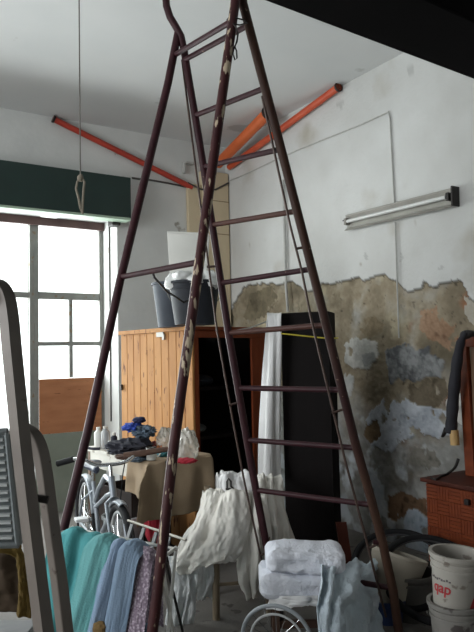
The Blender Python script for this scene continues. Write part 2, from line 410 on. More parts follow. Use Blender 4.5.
w1 = window('window_1', '', 1.885, 2.64, .80, 3.04, (), ((2.235, .075), (1.73, .042)), ((2.275, 1.37, 2.2),))
part('plywood_panel', MB().slab((1.93, YG-.045, .80), (2.60, YG-.03, 1.365)), M_ply, w1, smooth=False, bevel=.003)
window('window_2', '', 1.1, 1.885, .30, 3.04, (), ((2.235, .06),))
window('window_3', '', .1, 1.1, .30, 3.04, (), ((2.235, .06),))
window('window_4', '', -1.3, .1, .30, 3.04, (-.6,), ((2.235, .06),))

# ============================================================ HIGH ON THE WALLS
M_orange = mat('orange_paint', S(196, 92, 44), S(212, 106, 56), .5, scale=5)
M_red = mat('red_orange_paint', S(160, 52, 38), S(180, 64, 46), .5, scale=5)
M_metal = mat('dull_metal', S(120, 118, 114), S(150, 148, 142), .4, .8, scale=12)
M_darkmetal = mat('dark_metal', S(40, 38, 38), S(58, 54, 52), .5, .5, scale=14)
def strut(label, a, b, r, m):
    a = Vector(a); b = Vector(b); t = thing('roof_strut', label, 'strut', b if b.z < a.z else a)
    d = (b-a).normalized()
    part('tube', MB().tube([a, b], r, 16), m, t)
    part('end_flange', MB().lathe(a-d*.0, [(r*1.3, 0), (r*1.2, .02)], 16, axis=d), M_darkmetal, t)
    return t
strut('thin red-orange strut running from the ceiling down the window wall', (1.95, 6.37, 3.965), (3.52, 6.37, 3.46), .030, M_red)
strut('thin orange-red strut rising along the wall above the tube lamp', (3.945, 4.36, 3.97), (3.945, 6.25, 3.72), .034, mat('orange_red_paint', S(188, 74, 44), S(204, 90, 56), .5, scale=5))
strut('thickest orange strut, reaching out under the ceiling from the corner', (3.72, 5.15, 3.95), (3.80, 6.25, 3.74), .056, M_orange)

# dark green roller shutter box over the window
M_green = mat('dark_green_paint', S(16, 37, 33), S(21, 45, 40), .45, scale=6)
M_pgreen = mat('pale_green_board', S(150, 172, 152), S(164, 184, 164), .6, scale=6)
t = thing('shutter_box', 'long dark green shutter box above the window', 'shutter box', (1.0, 6.12, 2.96))
fx0, fx1 = -1.3, 2.672
part('front_board', MB().slab((fx0, 6.12, 2.985), (fx1, 6.15, 3.40)), M_green, t, smooth=False, bevel=.004)
part('top_board', MB().slab((fx0, 6.15, 3.37), (fx1, YW-.006, 3.40)), M_green, t, smooth=False)
part('end_board', MB().slab((fx1-.03, 6.151, 2.985), (fx1, YW-.006, 3.369)), M_green, t, smooth=False)
part('bottom_board', MB().slab((fx0, 6.12, 2.96), (fx1, 6.27, 2.984)), M_pgreen, t, smooth=False, bevel=.003)
part('roller', MB().tube([(fx0+.05, 6.34, 3.13), (fx1-.06, 6.34, 3.13)], .07, 18), mat('roller_brown', S(74, 56, 54), S(90, 70, 66), .7, scale=6), t)
part('roller_bracket', MB().slab((1.83, 6.272, 2.965), (1.99, 6.40, 3.04)), mat('bracket_white', S(206, 208, 204), S(214, 214, 210), .6), t, smooth=False, bevel=.006)
part('end_bracket', MB().slab((2.53, 6.272, 2.93), (2.62, 6.40, 3.05)), M_darkmetal, t, smooth=False, bevel=.006)

# cord from the ceiling with a looped end
M_cord = mat('grey_cord', S(104, 98, 86), S(128, 120, 106), .9, scale=40)
hc0, hc1 = Vector((1.56, 4.5, 4.0)), None
k = at(79, 0, 4.6); top = on_z(79, -14, 4.0)
dd = (Vector((top.x, top.y, 0))).length
def drop(px, py): 
    # point under the cord's top on the sight line through a pixel
    d = ray(px, py); s = (top.x*d[0]+top.y*d[1])/(d[0]**2+d[1]**2); return Vector((top.x, top.y, EYE[2]+d[2]*s))
kz = drop(80, 178).z; bz = drop(82, 214).z
t = thing('pull_cord', 'thin grey cord hanging from the ceiling, end tied in a loop', 'cord', (top.x, top.y, bz))
part('line', MB().tube([top, (top.x, top.y, (top.z+kz)/2), (top.x, top.y, kz)], .0045, 6), mat('line_grey', S(96, 92, 88), S(110, 106, 100), .9), t)
lp = [Vector((top.x, top.y, kz))]
for dx, f in ((-.02, .1), (-.028, .3), (-.012, .55), (.0, .85), (.012, 1.0), (.014, .7), (.02, .35), (.026, .12), (.008, -.03)):
    lp.append(Vector((top.x, top.y, kz+(bz-kz)*f))+RT*dx)
part('loop', MB().tube(lp, .008, 8), M_cord, t)
part('knot', MB().blob((top.x, top.y, kz), (.02, .02, .025), 3), M_cord, t)

# fluorescent batten
M_batten = mat('batten_enamel', S(124, 121, 114), S(146, 142, 134), .45, scale=6, spots=S(100, 96, 88), spot_scale=12, spot_at=.64)
M_refl = mat('reflector_enamel', S(150, 148, 141), S(166, 164, 156), .35, scale=5)
M_tubew = mat('tube_glass', S(206, 207, 204), None, .25)
a = on_x(350, 223, XR); b = on_x(458, 197, XR); a.x = b.x = XR
d = (b-a).normalized(); up = Vector((0, 0, 1)); up = (up-d*up.dot(d)).normalized(); nx = Vector((-1, 0, 0))
c = (a+b)/2; Ln = (b-a).length
t = thing('tube_lamp', 'unlit fluorescent tube lamp fixed aslant on the white wall', 'lamp', c+nx*.01)
ax = (d, nx, up)
part('housing', MB().box(c+nx*.03+up*.03, (Ln, .05, .055), ax), M_batten, t, smooth=False, bevel=.005)
rp = MB(); 
pr = [(.012, .055), (.055, .065), (.06, .06), (.035, .02), (.04, -.05), (.075, -.075), (.07, -.08), (.012, -.055)]
vs = [a+d*s*Ln+nx*p+up*q for s in (0.005, .995) for p, q in pr]; n8 = len(pr)
part('reflector', rp.add(vs, [(i, (i+1) % n8, n8+(i+1) % n8, n8+i) for i in range(n8)]+[tuple(range(n8)), tuple(reversed(range(n8, 2*n8)))]), M_refl, t, angle=20)
part('glass_tube', MB().tube([a+d*.05+nx*.075, b-d*.05+nx*.075], .016, 14), M_tubew, t)
part('lamp_holder', MB().box(a+d*.03+nx*.065, (.03, .05, .06), ax), M_batten, t, smooth=False, bevel=.006)
part('lamp_holder', MB().box(b-d*.03+nx*.065, (.03, .05, .06), ax), M_darkmetal, t, smooth=False, bevel=.006, label='dark lamp holder')
part('end_cap', MB().box(b+d*.006+nx*.04, (.016, .085, .15), ax), M_darkmetal, t, smooth=False, bevel=.006, label='dark end cap')
part('cable_tail', MB().tube([a-d*.07+nx*.02+up*.03, a-d*.02+nx*.03+up*.025, a+d*.01+nx*.03+up*.02], .006, 8), M_darkmetal, t)

# cables on the walls
M_cable = mat('painted_cable', S(168, 168, 164), S(188, 188, 184), .7, scale=20)
M_cabdark = mat('dark_cable', S(58, 54, 52), S(80, 76, 72), .7, scale=20)
def wallpts(px, X=XR-.012): return [on_x(x, y, X) for x, y in px]
def onwin(px, Y=YW-.012): return [on_y(x, y, Y) for x, y in px]
solo('wall_cable', MB().tube(wallpts([(229, 181), (250, 172), (275, 160), (300, 149), (330, 137), (360, 125), (384, 114), (388, 112), (390, 118), (391, 140), (393, 180), (395, 213)]), .0065, 8), M_cable, 'thin painted cable climbing across the wall then dropping behind the tube lamp', 'cable')
solo('wall_cable', MB().tube(wallpts([(395, 222), (396, 250), (397, 280), (398, 310), (399, 338)], XR-.02), .0065, 8), M_cable, 'straight cable dropping from the tube lamp over the bare render', 'cable')
solo('wall_conduit', MB().tube(wallpts([(283, 180), (284, 210), (285, 250), (286, 285), (288, 312)], XR-.03), .014, 10), M_cable, 'upright pale conduit on the wall behind the ladder', 'conduit')
solo('wall_cable', MB().tube(onwin([(132, 178), (150, 180), (168, 183), (186, 187)])+[Vector((3.46, 6.35, 3.5)), Vector((3.62, 6.33, 3.44)), Vector((3.8, 6.325, 3.46)), Vector((3.98, 6.325, 3.56))], .010, 8), M_cabdark, 'dark cable from the green shutter box to the tan corner column', 'cable')
solo('wall_cable', MB().tube([Vector((2.632, YW+.20, z)) for z in (3.0, 2.4, 1.8, 1.2, .9)], .008, 8), M_cabdark, 'dark cable running down the white window reveal', 'cable')
solo('wall_bracket', MB().box(on_y(190, 163, YW-.03), (.12, .05, .02)).box(on_y(184, 168, YW-.03), (.02, .05, .12)), M_cable, 'small grey angle bracket high on the wall near the corner', 'bracket', smooth=False)

# ============================================================ THE TALL DOUBLE LADDER
M_lad = mat('maroon_ladder_paint', S(44, 20, 26), S(58, 28, 33), .5, scale=14, spots=S(130, 104, 92), spot_scale=30, spot_at=.705, spec=.22)
M_ladchip = mat('chipped_maroon_paint', S(48, 22, 26), S(70, 38, 38), .5, scale=14, spots=S(176, 160, 138), spot_scale=22, spot_at=.57, stretch=(1.6, 1.6, .45), spec=.2)
M_ladD = mat('maroon_and_brown_paint', S(44, 22, 26), S(66, 46, 36), .55, scale=1.1, contrast=.12, spots=S(120, 98, 84), spot_scale=30, spot_at=.70, spec=.2)
M_ladbrown = mat('brown_ladder_paint', S(66, 40, 36), S(80, 52, 44), .5, scale=10, spec=.25)
M_stay = mat('stay_iron', S(62, 48, 44), S(84, 66, 58), .5, .3, scale=16)
HZ = 3.46
A_ = [(181, 45), (189, 80), (201, 150), (213, 230), (228, 330), (247, 440), (254, 480), (267, 548), (281, 632)]
D_ = [(241, -8), (242, 0), (284, 160), (325, 320), (359, 458), (371.5, 500), (386, 556), (396, 605), (400, 642)]
B_ = [(178, 33), (178, 42), (119.5, 283), (88.5, 428), (67, 515), (28, 680)]
C_ = [(236.5, -8), (236, 0), (212.5, 170), (190.5, 330), (175, 440), (157, 601), (141, 720)]
def xat(cv, y):
    cv = np.array(cv, float); return (float(np.interp(y, cv[:, 1], cv[:, 0])), y)
tn = on_z(239.5, -8, HZ); tf = on_z(179, 40, HZ)
Af = on_z(*xat(A_, 622), 0); Df = on_z(*xat(D_, 642), 0); Bf = on_z(*xat(B_, 680), 0); Cf = on_z(*xat(C_, 720), 0)
def onrail(top, foot, px):                     # point of a straight rail nearest to a sight line
    d = Vector(ray(*px)); w = foot-top; o = Vector(EYE)
    n = d.cross(w); m = d.cross(n); s = (o-top).dot(m)/w.dot(m); return top+w*s
def raild(top, foot, px): p = onrail(top, foot, px); return (p-Vector(EYE)).dot(Vector(AF))
def rp(cv, top, foot, y): x = xat(cv, y); return at(x[0], x[1], raild(top, foot, x))   # the rails are a little bowed
def rpath(cv, top, foot, y0, y1, n=14): return [rp(cv, top, foot, y) for y in np.linspace(y0, y1, n)]
lad = thing('double_ladder', 'tall maroon steel double ladder with round rungs standing astride the clutter', 'ladder', ((Af+Df+Bf+Cf)/4))
off = (tn-tf).normalized()
hook = [at(x, y, raild(tf, Af, (180, 45))) for x, y in ((165, -24), (165.5, -8), (166.5, 6), (170, 17), (176, 27), (181, 36), (184, 50))]
railA = part('step_rail', MB().tube(hook+rpath(A_, tf, Af, 80, 622)[0:], .0222, 14), M_lad, lad)
railD = part('step_rail', MB().tube([tn+Vector((0, 0, .12))]+rpath(D_, tn, Df, 4, 640), .0245, 14), M_ladD, lad)
railB = part('prop_rail', MB().tube(rpath(B_, tf, Bf, 33, 679), .0235, 14), M_lad, lad)
c_off = -FW*.034
railC = part('prop_rail', MB().tube([tn+Vector((0, 0, .14))+c_off]+[p+c_off for p in rpath(C_, tn, Cf, 4, 719)], .0245, 14), M_ladchip, lad, label='rail with maroon paint chipped to pale primer')
for f, o2, rl in ((Af, 0, railA), (Df, 0, railD), (Bf, 0, railB), (Cf, 1, railC)):
    g = f+(c_off if o2 else Vector((0, 0, 0)))
    part('rubber_foot', MB().lathe((g.x, g.y, 0), [(.03, 0), (.032, .03), (.025, .06)], 14), M_darkmetal, rl)
part('hinge_pin', MB().tube([tn+off*.06, tn-off*.05], .012, 10), M_darkmetal, lad)
rungA = [60, 115.5, 167, 225, 283, 333, 388, 440, 490, 567]; rungD = [25, 88, 149, 211, 269, 325, 390, 448, 505, 588]
for i, (ya, yd) in enumerate(zip(rungA, rungD)):
    a = rp(A_, tf, Af, ya); b = rp(D_, tn, Df, yd); d = (b-a).normalized()
    part('rung', MB().tube([a-d*.010, b+d*.012], .0155, 12), M_ladbrown if i in (3, 5) else M_lad, lad)
p = rp(D_, tn, Df, 542); part('rung_stub', MB().tube([p-RT*.05, p], .012, 10), M_lad, lad)
for (yb, yc) in ((55, 24), (277, 263)):
    a = rp(B_, tf, Bf, yb); b = rp(C_, tn, Cf, yc)+c_off; d = (b-a).normalized()
    part('spreader_bar', MB().tube([a-d*.012, b+d*.012], .0155, 12), M_lad, lad)
def stay(pix, top, foot, spacers):
    pts = [at(x, y, raild(top, foot, (x, y))+.005) for x, y in pix]
    sr = part('stay_rod', MB().tube(pts, .0065, 8), M_stay, lad)
    for (x0, y0, x1, y1) in spacers:
        part('stay_spacer', MB().tube([at(x0, y0, raild(top, foot, (x0, y0))), at(x1, y1, raild(top, foot, (x1, y1)))], .007, 8), M_stay, sr)
stay([(182, 60), (189, 115), (196, 170), (206, 246), (217, 330), (230, 404), (244, 480), (260, 553), (279, 632)], tf, Af, [(207, 267, 219, 266), (229, 405, 241, 402), (260, 556, 268, 551)])
stay([(262, 96), (276, 160), (290, 225), (302, 272), (311, 318), (327, 385), (345, 460), (365, 535), (386, 617)], tn, Df, [(297, 248.5, 307, 247), (332, 413, 348, 408), (369, 548, 383, 542)])
# wire twisted round the head of the ladder
wd = raild(tn, Cf, (234, 25))-.05
wp = [at(x, y, wd+dz) for x, y, dz in ((227, 20, .06), (229, 17.5, .02), (236, 18, -.0), (244, 20, .02), (247, 23, .06), (240, 25, -.0), (232, 24, -.01), (236, 27, -.01), (238, 34, 0), (237, 42, 0), (234, 48, 0), (233, 54, 0), (235, 60, 0), (237, 58, 0), (236.5, 51, 0), (235, 47, 0), (237, 40, 0), (238, 33, .01))]
solo('twisted_wire', MB().tube(wp, .004, 6), M_darkmetal, 'thin dark wire twisted round the ladder head with a dangling loop', 'wire')

# ============================================================ PINE WARDROBE AND WHAT STANDS ON IT
def V2(x, y, z=0): return Vector((x, y, z))
M_pine = mat('varnished_pine', S(152, 104, 60), S(186, 138, 86), .6, scale=3.0, stretch=(3.2, 3.2, .9), contrast=.3, spots=S(96, 58, 30), spot_scale=8, spot_at=.625, spec=.15)
M_redwood = mat('red_brown_wood', S(112, 52, 28), S(138, 68, 38), .55, scale=5, stretch=(3, 3, .6), contrast=.3, spec=.2)
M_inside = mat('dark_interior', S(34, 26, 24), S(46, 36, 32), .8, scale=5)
M_black = mat('black_board', S(16, 13, 13), S(22, 18, 18), .75, scale=6, stretch=(9, 9, .6), contrast=.3, spec=.12)
CN = V2(2.49, 4.55); e1 = V2(-.155, .988).normalized(); e2 = V2(e1.y, -e1.x).normalized(); e2 = V2(.985, .17).normalized()
CH, CDp, CWd = 1.80, 1.06, .95
AXC = (e2, e1, UP)
t = thing('pine_wardrobe', 'wardrobe with varnished pine board side and dark open front, buckets on top', 'wardrobe', CN+e2*.45+e1*.45)
m = MB(); nb = 10; wd = CDp/nb
for i in range(nb):
    a0 = i*wd; prof = [(a0, .006), (a0+.006, 0), (a0+wd-.006, 0), (a0+wd, .006)]
    vs = [CN+e1*p+e2*q+UP*z for z in (.05, CH-.03) for p, q in prof] + [CN+e1*p+e2*.02+UP*z for z in (.05, CH-.03) for p in (a0, a0+wd)]
    m.add(vs, [(0, 1, 5, 4), (1, 2, 6, 5), (2, 3, 7, 6), (8, 10, 4, 0)[::-1], (9, 3, 7, 11)[::-1], (8, 9, 11, 10), (4, 5, 6, 7, 11, 10), (3, 2, 1, 0, 8, 9)])
pside = part('pine_side', m, M_pine, t, smooth=False)
part('top_board', MB().quadbox([CN+e2*-.01+e1*-.02+UP*(CH-.028), CN+e2*CWd+e1*-.02+UP*(CH-.028), CN+e2*CWd+e1*CDp+UP*(CH-.028), CN-e2*.01+e1*CDp+UP*(CH-.028)], [CN+e2*-.01+e1*-.02+UP*CH, CN+e2*CWd+e1*-.02+UP*CH, CN+e2*CWd+e1*CDp+UP*CH, CN-e2*.01+e1*CDp+UP*CH]), M_redwood, t, smooth=False, bevel=.003, label='red-brown top board')
part('edge_batten', MB().box(CN+e2*-.018+e1*CDp/2+UP*(CH-.012), (.014, CDp, .035), AXC), M_pine, t, smooth=False, bevel=.002)
part('front_stile', MB().box(CN+e2*.045+e1*.012+UP*(CH/2-.015), (.045, .022, CH-.03), AXC), M_redwood, t, smooth=False, bevel=.003)
part('front_stile', MB().box(CN+e2*(CWd-.15)+e1*.012+UP*(CH/2-.015), (.30, .022, CH-.03), AXC), M_redwood, t, smooth=False, bevel=.003)
part('front_rail', MB().box(CN+e2*CWd/2+e1*.008+UP*(CH-.06), (CWd-.06, .022, .06), AXC), M_redwood, t, smooth=False, bevel=.003)
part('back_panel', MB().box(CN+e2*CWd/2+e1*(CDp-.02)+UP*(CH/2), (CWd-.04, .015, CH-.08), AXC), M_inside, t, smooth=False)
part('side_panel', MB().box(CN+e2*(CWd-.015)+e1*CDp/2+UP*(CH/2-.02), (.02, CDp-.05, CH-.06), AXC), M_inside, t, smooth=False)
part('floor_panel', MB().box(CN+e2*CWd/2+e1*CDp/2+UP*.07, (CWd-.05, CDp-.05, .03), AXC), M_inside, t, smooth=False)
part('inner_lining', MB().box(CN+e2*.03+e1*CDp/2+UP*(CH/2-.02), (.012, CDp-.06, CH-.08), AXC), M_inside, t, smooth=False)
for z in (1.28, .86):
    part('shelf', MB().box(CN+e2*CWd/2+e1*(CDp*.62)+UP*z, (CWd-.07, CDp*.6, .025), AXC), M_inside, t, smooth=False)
part('hinge_plate', MB().box(CN+e2*-.012+e1*.42+UP*(CH-.045), (.012, .10, .05), AXC).box(CN+e2*-.014+e1*.37+UP*(CH-.07), (.012, .03, .05), AXC), mat('hinge_grey', S(170, 168, 160), S(190, 188, 180), .5), pside, smooth=False, bevel=.003)
part('side_latch', MB().box(CN+e2*-.012+e1*(CDp-.02)+UP*1.30, (.02, .03, .05), AXC), M_darkmetal, pside, smooth=False, bevel=.004)
M_shelfgrey = mat('grey_box_card', S(86, 94, 104), S(100, 108, 118), .7)
solo('folded_cloth', MB().blob(CN+e2*.55+e1*.6+UP*1.345, (.12, .14, .055), 4, .12), M_shelfgrey, 'grey folded cloth on the upper shelf inside the open wardrobe', 'cloth')
solo('folded_cloth', MB().blob(CN+e2*.40+e1*.6+UP*.925, (.17, .14, .055), 5, .12), mat('pale_cloth_grey', S(120, 124, 122), S(136, 140, 138), .9), 'pale folded cloth on the lower shelf inside the open wardrobe', 'cloth')

def bucket(name, label, cat, base, r0, r1, h, m, axis=(0, 0, 1), group=None, rimlip=.012, handle=None, bands=(), m2=None):
    t = thing(name, label, cat, base, group)
    ax = Vector(axis).normalized(); base = Vector(base)
    rad = lambda z: r0+(r1-r0)*z/h
    th = .006
    pr = [(.001, 0), (r0, 0)]
    for z in bands: pr += [(rad(z-.008), z-.008), (rad(z)+.006, z-.006), (rad(z)+.006, z+.006), (rad(z+.008), z+.008)]
    pr += [(r1, h-.02), (r1+rimlip, h-.018), (r1+rimlip, h), (r1-th, h), (r0-th, .012), (.001, .012)]
    sh = part('shell', MB().lathe(base, pr, 36, axis=ax, cap=False), m, t, angle=35)
    if handle is not None:
        a = ax.orthogonal().normalized() if handle[0] is None else Vector(handle[0]).normalized(); b = ax.cross(a).normalized()
        c = base+ax*(h-.05)
        pts = [c+a*(r1+.014)*math.cos(x)+ (b*math.sin(handle[1])*1-ax*math.cos(handle[1]))*math.sin(x)*(r1*.95) for x in np.linspace(0, math.pi, 22)]
        part('handle', MB().tube(pts, .004, 6), M_metal, sh)
    return t
M_bgrey = mat('grey_plastic', S(58, 63, 71), S(68, 73, 81), .6, scale=5, spec=.2)
M_bdark = mat('charcoal_plastic', S(36, 38, 43), S(44, 47, 53), .6, scale=5, spec=.2)
M_whitepl = mat('white_plastic', S(212, 212, 206), S(222, 222, 216), .4, scale=5)
def ontop(px, d): p = at(px, 330, d); p.z = CH; return p
bL = ontop(175, 5.32); bF = ontop(195, 4.98)
bucket('plastic_bucket', 'blue-grey plastic bucket standing behind the charcoal one on the wardrobe', 'bucket', bL, .135, .175, .36, M_bgrey, group=None)
bucket('plastic_bucket', 'charcoal plastic bucket on the wardrobe with white plastic stuffed in it', 'bucket', bF, .15, .195, .325, M_bdark, bands=(.27,), handle=(RT, .5))
# white plastic container and a crumpled bag inside the charcoal bucket
t = thing('white_container', 'tall flaring white plastic container standing in the charcoal bucket', 'container', bF+UP*.013)
cb_ = bF+UP*.02-RT*.04; wv = []
for z, w, dx, dp in ((.0, .09, 0, .09), (.34, .135, .0, .10), (.66, .155, .005, .11)):
    wv.append([cb_+RT*(dx+sx*w)+FW*sy*dp*.7+UP*(z+(.02 if sx < 0 and z > .5 else 0)) for sx, sy in ((-1, -1), (1, -1), (1, 1), (-1, 1))])
m = MB(); m.add(wv[0]+wv[1]+wv[2], [(3, 2, 1, 0)]+[(k+4*j, (k+1) % 4+4*j, (k+1) % 4+4*(j+1), k+4*(j+1)) for j in (0, 1) for k in range(4)])
part('shell', m, M_whitepl, t, bevel=.02, solid=.005)
part('rim', MB().tube([wv[2][0], wv[2][1], wv[2][2], wv[2][3]], .008, 8, closed=True), M_whitepl, t)
M_bag = mat('crumpled_white_plastic', S(206, 208, 206), S(226, 228, 226), .3, scale=14, bump=.8, bscale=25)
bm_ = MB()
for i in range(9):
    an = 2*math.pi*i/9; q = bF+UP*(.335+.02*math.sin(i*2.3))+RT*math.cos(an)*.155+FW*math.sin(an)*.155
    bm_.blob(q, (.075, .07, .055+.02*math.sin(i*1.7)), i, .38, 9, 2.6)
solo('plastic_bag', bm_, M_bag, 'crumpled white plastic bag spilling over the rim of the charcoal bucket', 'bag')
solo('dark_peg', MB().lathe(CN+e1*.50+e2*.05+UP*(CH+.001), [(.018, 0), (.018, .012), (.010, .02), (.010, .06), (.014, .065), (.012, .075)], 12), M_darkmetal, 'small dark upright peg at the pine edge of the wardrobe top', 'peg')
tw = [at(x, y, d) for x, y, d in ((152, 271, 3.62), (154, 277, 3.66), (160, 284, 3.8), (167, 291, 4.1), (175, 297, 4.4), (184, 302, 4.66), (190, 300, 4.75))]
solo('dark_twine', MB().tube([p+Vector((.003*math.sin(i*2), 0, .004*math.cos(i*3))) for i, p in enumerate(tw)], .007, 6), M_darkmetal, 'dark twine tied from the ladder cross bar towards the charcoal bucket', 'twine')

M_rubber0 = mat('black_cable_sheath', S(26, 26, 28), S(38, 38, 40), .6, scale=12)
def smoothp(pts, n): return [Vector(p) for p in catmull(np.array([tuple(p) for p in pts]), np.linspace(0, 1, n))]
# ============================================================ WORK TABLE
T0 = V2(1.90, 4.10, 0); f1 = V2(-.05, 1).normalized(); f2 = V2(.99, .10).normalized(); TZ, TL, TW = .85, 1.12, .50
AXT = (f2, f1, UP)
M_tabw = mat('worn_white_laminate', S(196, 192, 182), S(212, 208, 198), .55, scale=6, spots=S(150, 142, 128), spot_scale=10, spot_at=.62)
M_wood = mat('brown_wood', S(88, 64, 46), S(112, 84, 60), .6, scale=5, stretch=(3, 3, .7))
t = thing('work_table', 'white topped table crowded with clothes and bottles beside the pine wardrobe', 'table', T0+f2*TW/2+f1*TL/2)
part('tabletop', MB().box(T0+f2*TW/2+f1*TL/2+UP*(TZ-.015), (TW, TL, .03), AXT), M_tabw, t, smooth=False, bevel=.004)
part('apron', MB().box(T0+f2*.03+f1*TL/2+UP*(TZ-.09), (.02, TL-.06, .115), AXT), M_tabw, t, smooth=False)
part('apron', MB().box(T0+f2*(TW/2)+f1*.03+UP*(TZ-.09), (TW-.08, .02, .115), AXT), M_tabw, t, smooth=False)
for a, b in ((.04, .05), (TW-.04, .05), (.04, TL-.05), (TW-.04, TL-.05)):
    part('leg', MB().box(T0+f2*a+f1*b+UP*((TZ-.03)/2), (.045, .045, TZ-.031), AXT), M_wood, t, smooth=False, bevel=.003)
def tablecloth():
    na, nb_ = 60, 70; a = np.linspace(-.26, TW+.012, na); b = np.linspace(-.40, .27, nb_); A, B = np.meshgrid(a, b)
    da = np.clip(-A, 0, None); db = np.clip(-B, 0, None)+np.clip(A-TW, 0, None)*4*(B < 0)
    dr = np.maximum(da, db); mn = np.minimum(da, db)
    w = .014*np.sin(B*30+3*fbm(B*4, A*2, 0, 3, 2))*np.clip(da*6, 0, 1)+.016*np.sin(A*26+4*fbm(A*4, B*2, 0, 3, 5))*np.clip(db*5, 0, 1)
    oa = -(np.clip(da, 0, .02))-.07*da-mn*.5+(-w)*(da > 0); ob = -(np.clip(db, 0, .02))-.05*db-mn*.35-w*(db > 0)
    X = np.where(A > 0, A, 0)+oa; Yb = np.where(B > 0, B, 0)+ob
    Z = TZ+.004-dr+.02*(dr > 0)*np.clip(dr*20, 0, 1)+.006*fbm(A*9, B*9, 0, 4, 8)*(1+4*(dr > 0)) - .03*fbm(A*3, B*3, 0, 3, 9)*np.clip(dr*3, 0, 1)
    Z = np.where(dr == 0, np.maximum(Z, TZ+.002), Z)
    m = MB(); m.v = [T0+f2*float(x)+f1*float(y)+UP*float(z) for x, y, z in zip(X.ravel(), Yb.ravel(), Z.ravel())]
    m.f = [(j*na+i, j*na+i+1, (j+1)*na+i+1, (j+1)*na+i) for j in range(nb_-1) for i in range(na-1)]
    return m
M_beige = mat('beige_cloth', S(150, 130, 106), S(166, 146, 120), .9, scale=7, bump=.2, bscale=120)
solo('tablecloth', tablecloth(), M_beige, 'beige cloth hanging over the wardrobe end of the cluttered table', 'tablecloth', solid=.004)
def ont(x, y, z=TZ+.012): return on_z(x, y, z)
# bottles
def bottle(label, px, d, r, h, m, mc):
    p = at(px, 440, d); p.z = TZ+.001
    t = thing('bottle', label, 'bottle', p)
    part('body', MB().lathe(p, [(r*.9, 0), (r, .01), (r, h*.72), (r*.85, h*.78), (r*.45, h*.86), (r*.42, h*.9)], 20), m, t)
    part('cap', MB().lathe(p+UP*h*.9, [(r*.5, 0), (r*.5, h*.1)], 16), mc, t)
M_clear = mat('cloudy_plastic', S(190, 194, 196), S(204, 208, 210), .25, scale=9, trans=.45)
bottle('white plastic bottle at the window end of the cluttered table', 98.5, 5.22, .034, .165, M_whitepl, M_whitepl)
bottle('cloudy clear bottle next to the white bottle near the window', 105.5, 5.18, .036, .175, M_clear, M_tabw)
# piles
M_navy = mat('navy_cloth', S(34, 36, 46), S(56, 56, 66), .9, scale=9, bump=.5, bscale=30)
M_blue = mat('bright_blue_cloth', S(36, 62, 150), S(62, 92, 186), .85, scale=10, bump=.4, bscale=30)
M_slate = mat('slate_cloth', S(70, 84, 100), S(96, 112, 126), .9, scale=9, bump=.4, bscale=30)
M_brownc = mat('brown_cloth', S(70, 50, 42), S(96, 72, 58), .9, scale=9, bump=.5, bscale=30)
M_redc = mat('crimson_cloth', S(150, 26, 44), S(178, 40, 58), .85, scale=10, bump=.3, bscale=40)
AXV = (RT, FW, UP)
def lump(name, label, cat, px, py, d, rad, m, seed, amp=.35, freq=3.6, rest=None, group=None, n=26):
    p = at(px, py, d)
    if rest is not None: p.z = rest+rad[2]*.8
    return solo(name, MB().blob(p, rad, seed, amp, n, freq, AXV), m, label, cat, group)
lump('dark_jacket', 'heap of dark navy jacket on the table under the blue garment', 'jacket', 129, 440, 4.88, (.155, .13, .06), M_navy, 11, .6, rest=TZ)
lump('slate_garment', 'slate coloured crumpled garment lying over the dark jacket', 'clothing', 144, 432, 4.92, (.085, .09, .045), M_slate, 12, .6)
lump('blue_garment', 'bright blue folded garment topping the clothes heap on the table', 'clothing', 133, 427, 4.95, (.075, .08, .035), M_blue, 13, .5)
lump('blue_black_cap', 'small dark blue cap lying on the bright blue garment', 'cap', 139, 420, 4.96, (.05, .05, .024), mat('ink_cloth', S(28, 32, 64), S(40, 46, 86), .85, scale=9), 14, .25)
lump('brown_rag', 'brown rag between the clothes heap and the white mug', 'rag', 131, 448, 4.62, (.11, .06, .022), M_brownc, 15, .4, rest=TZ)
lump('red_black_rag', 'dull red rag beside the clothes heap against the pine boards', 'rag', 153, 432, 5.0, (.04, .04, .04), mat('dull_red_cloth', S(120, 50, 50), S(150, 74, 70), .9, scale=9), 16, .35, rest=TZ)
lump('crimson_rag', 'crimson rag at the edge of the beige tablecloth', 'rag', 186, 456, 4.34, (.072, .05, .018), M_redc, 17, .4, rest=TZ+.008)
lump('teal_pouch', 'small teal pouch beside the white mug', 'pouch', 163, 446, 4.66, (.045, .04, .018), mat('teal_fabric', S(36, 92, 100), S(54, 116, 122), .7, scale=9), 18, .3, rest=TZ+.008)
M_film = mat('clear_plastic_film', S(210, 206, 196), S(228, 224, 214), .25, scale=12, trans=.55, bump=.8, bscale=22)
lump('clear_plastic_bag', 'translucent plastic bag standing near the pine boards behind the mug', 'plastic bag', 166, 436, 4.95, (.07, .07, .10), M_film, 19, .34, rest=TZ)
lump('clear_plastic_bag', 'large translucent plastic bag beside the open front of the wardrobe', 'plastic bag', 187, 437, 4.47, (.075, .06, .115), M_film, 20, .30, rest=TZ+.008)
p = at(151, 446, 4.5); p.z = TZ+.008
t = thing('white_mug', 'white mug with a dark rim on the cluttered table', 'mug', p)
part('body', MB().lathe(p, [(.028, 0), (.033, .004), (.034, .085), (.031, .085), (.030, .01), (.001, .008)], 22, cap=False), M_whitepl, t)
part('rim', MB().torus(p+UP*.085, .0335, .004, UP, 22, 6), M_darkmetal, t, label='dark rim')
part('handle', MB().torus(p+UP*.045+RT*.04, .022, .005, FW, 18, 6), M_whitepl, t)
M_steel2 = mat('worn_steel', S(96, 92, 88), S(140, 134, 126), .4, .7, scale=20)
solo('dark_tool_roll', MB().tube([at(124, 455, 4.42)+UP*0, at(140, 453.5, 4.40), at(168, 449, 4.44)], [.016, .022, .017], 12), M_brownc, 'dark rolled tool pouch lying along the table edge', 'tool roll')
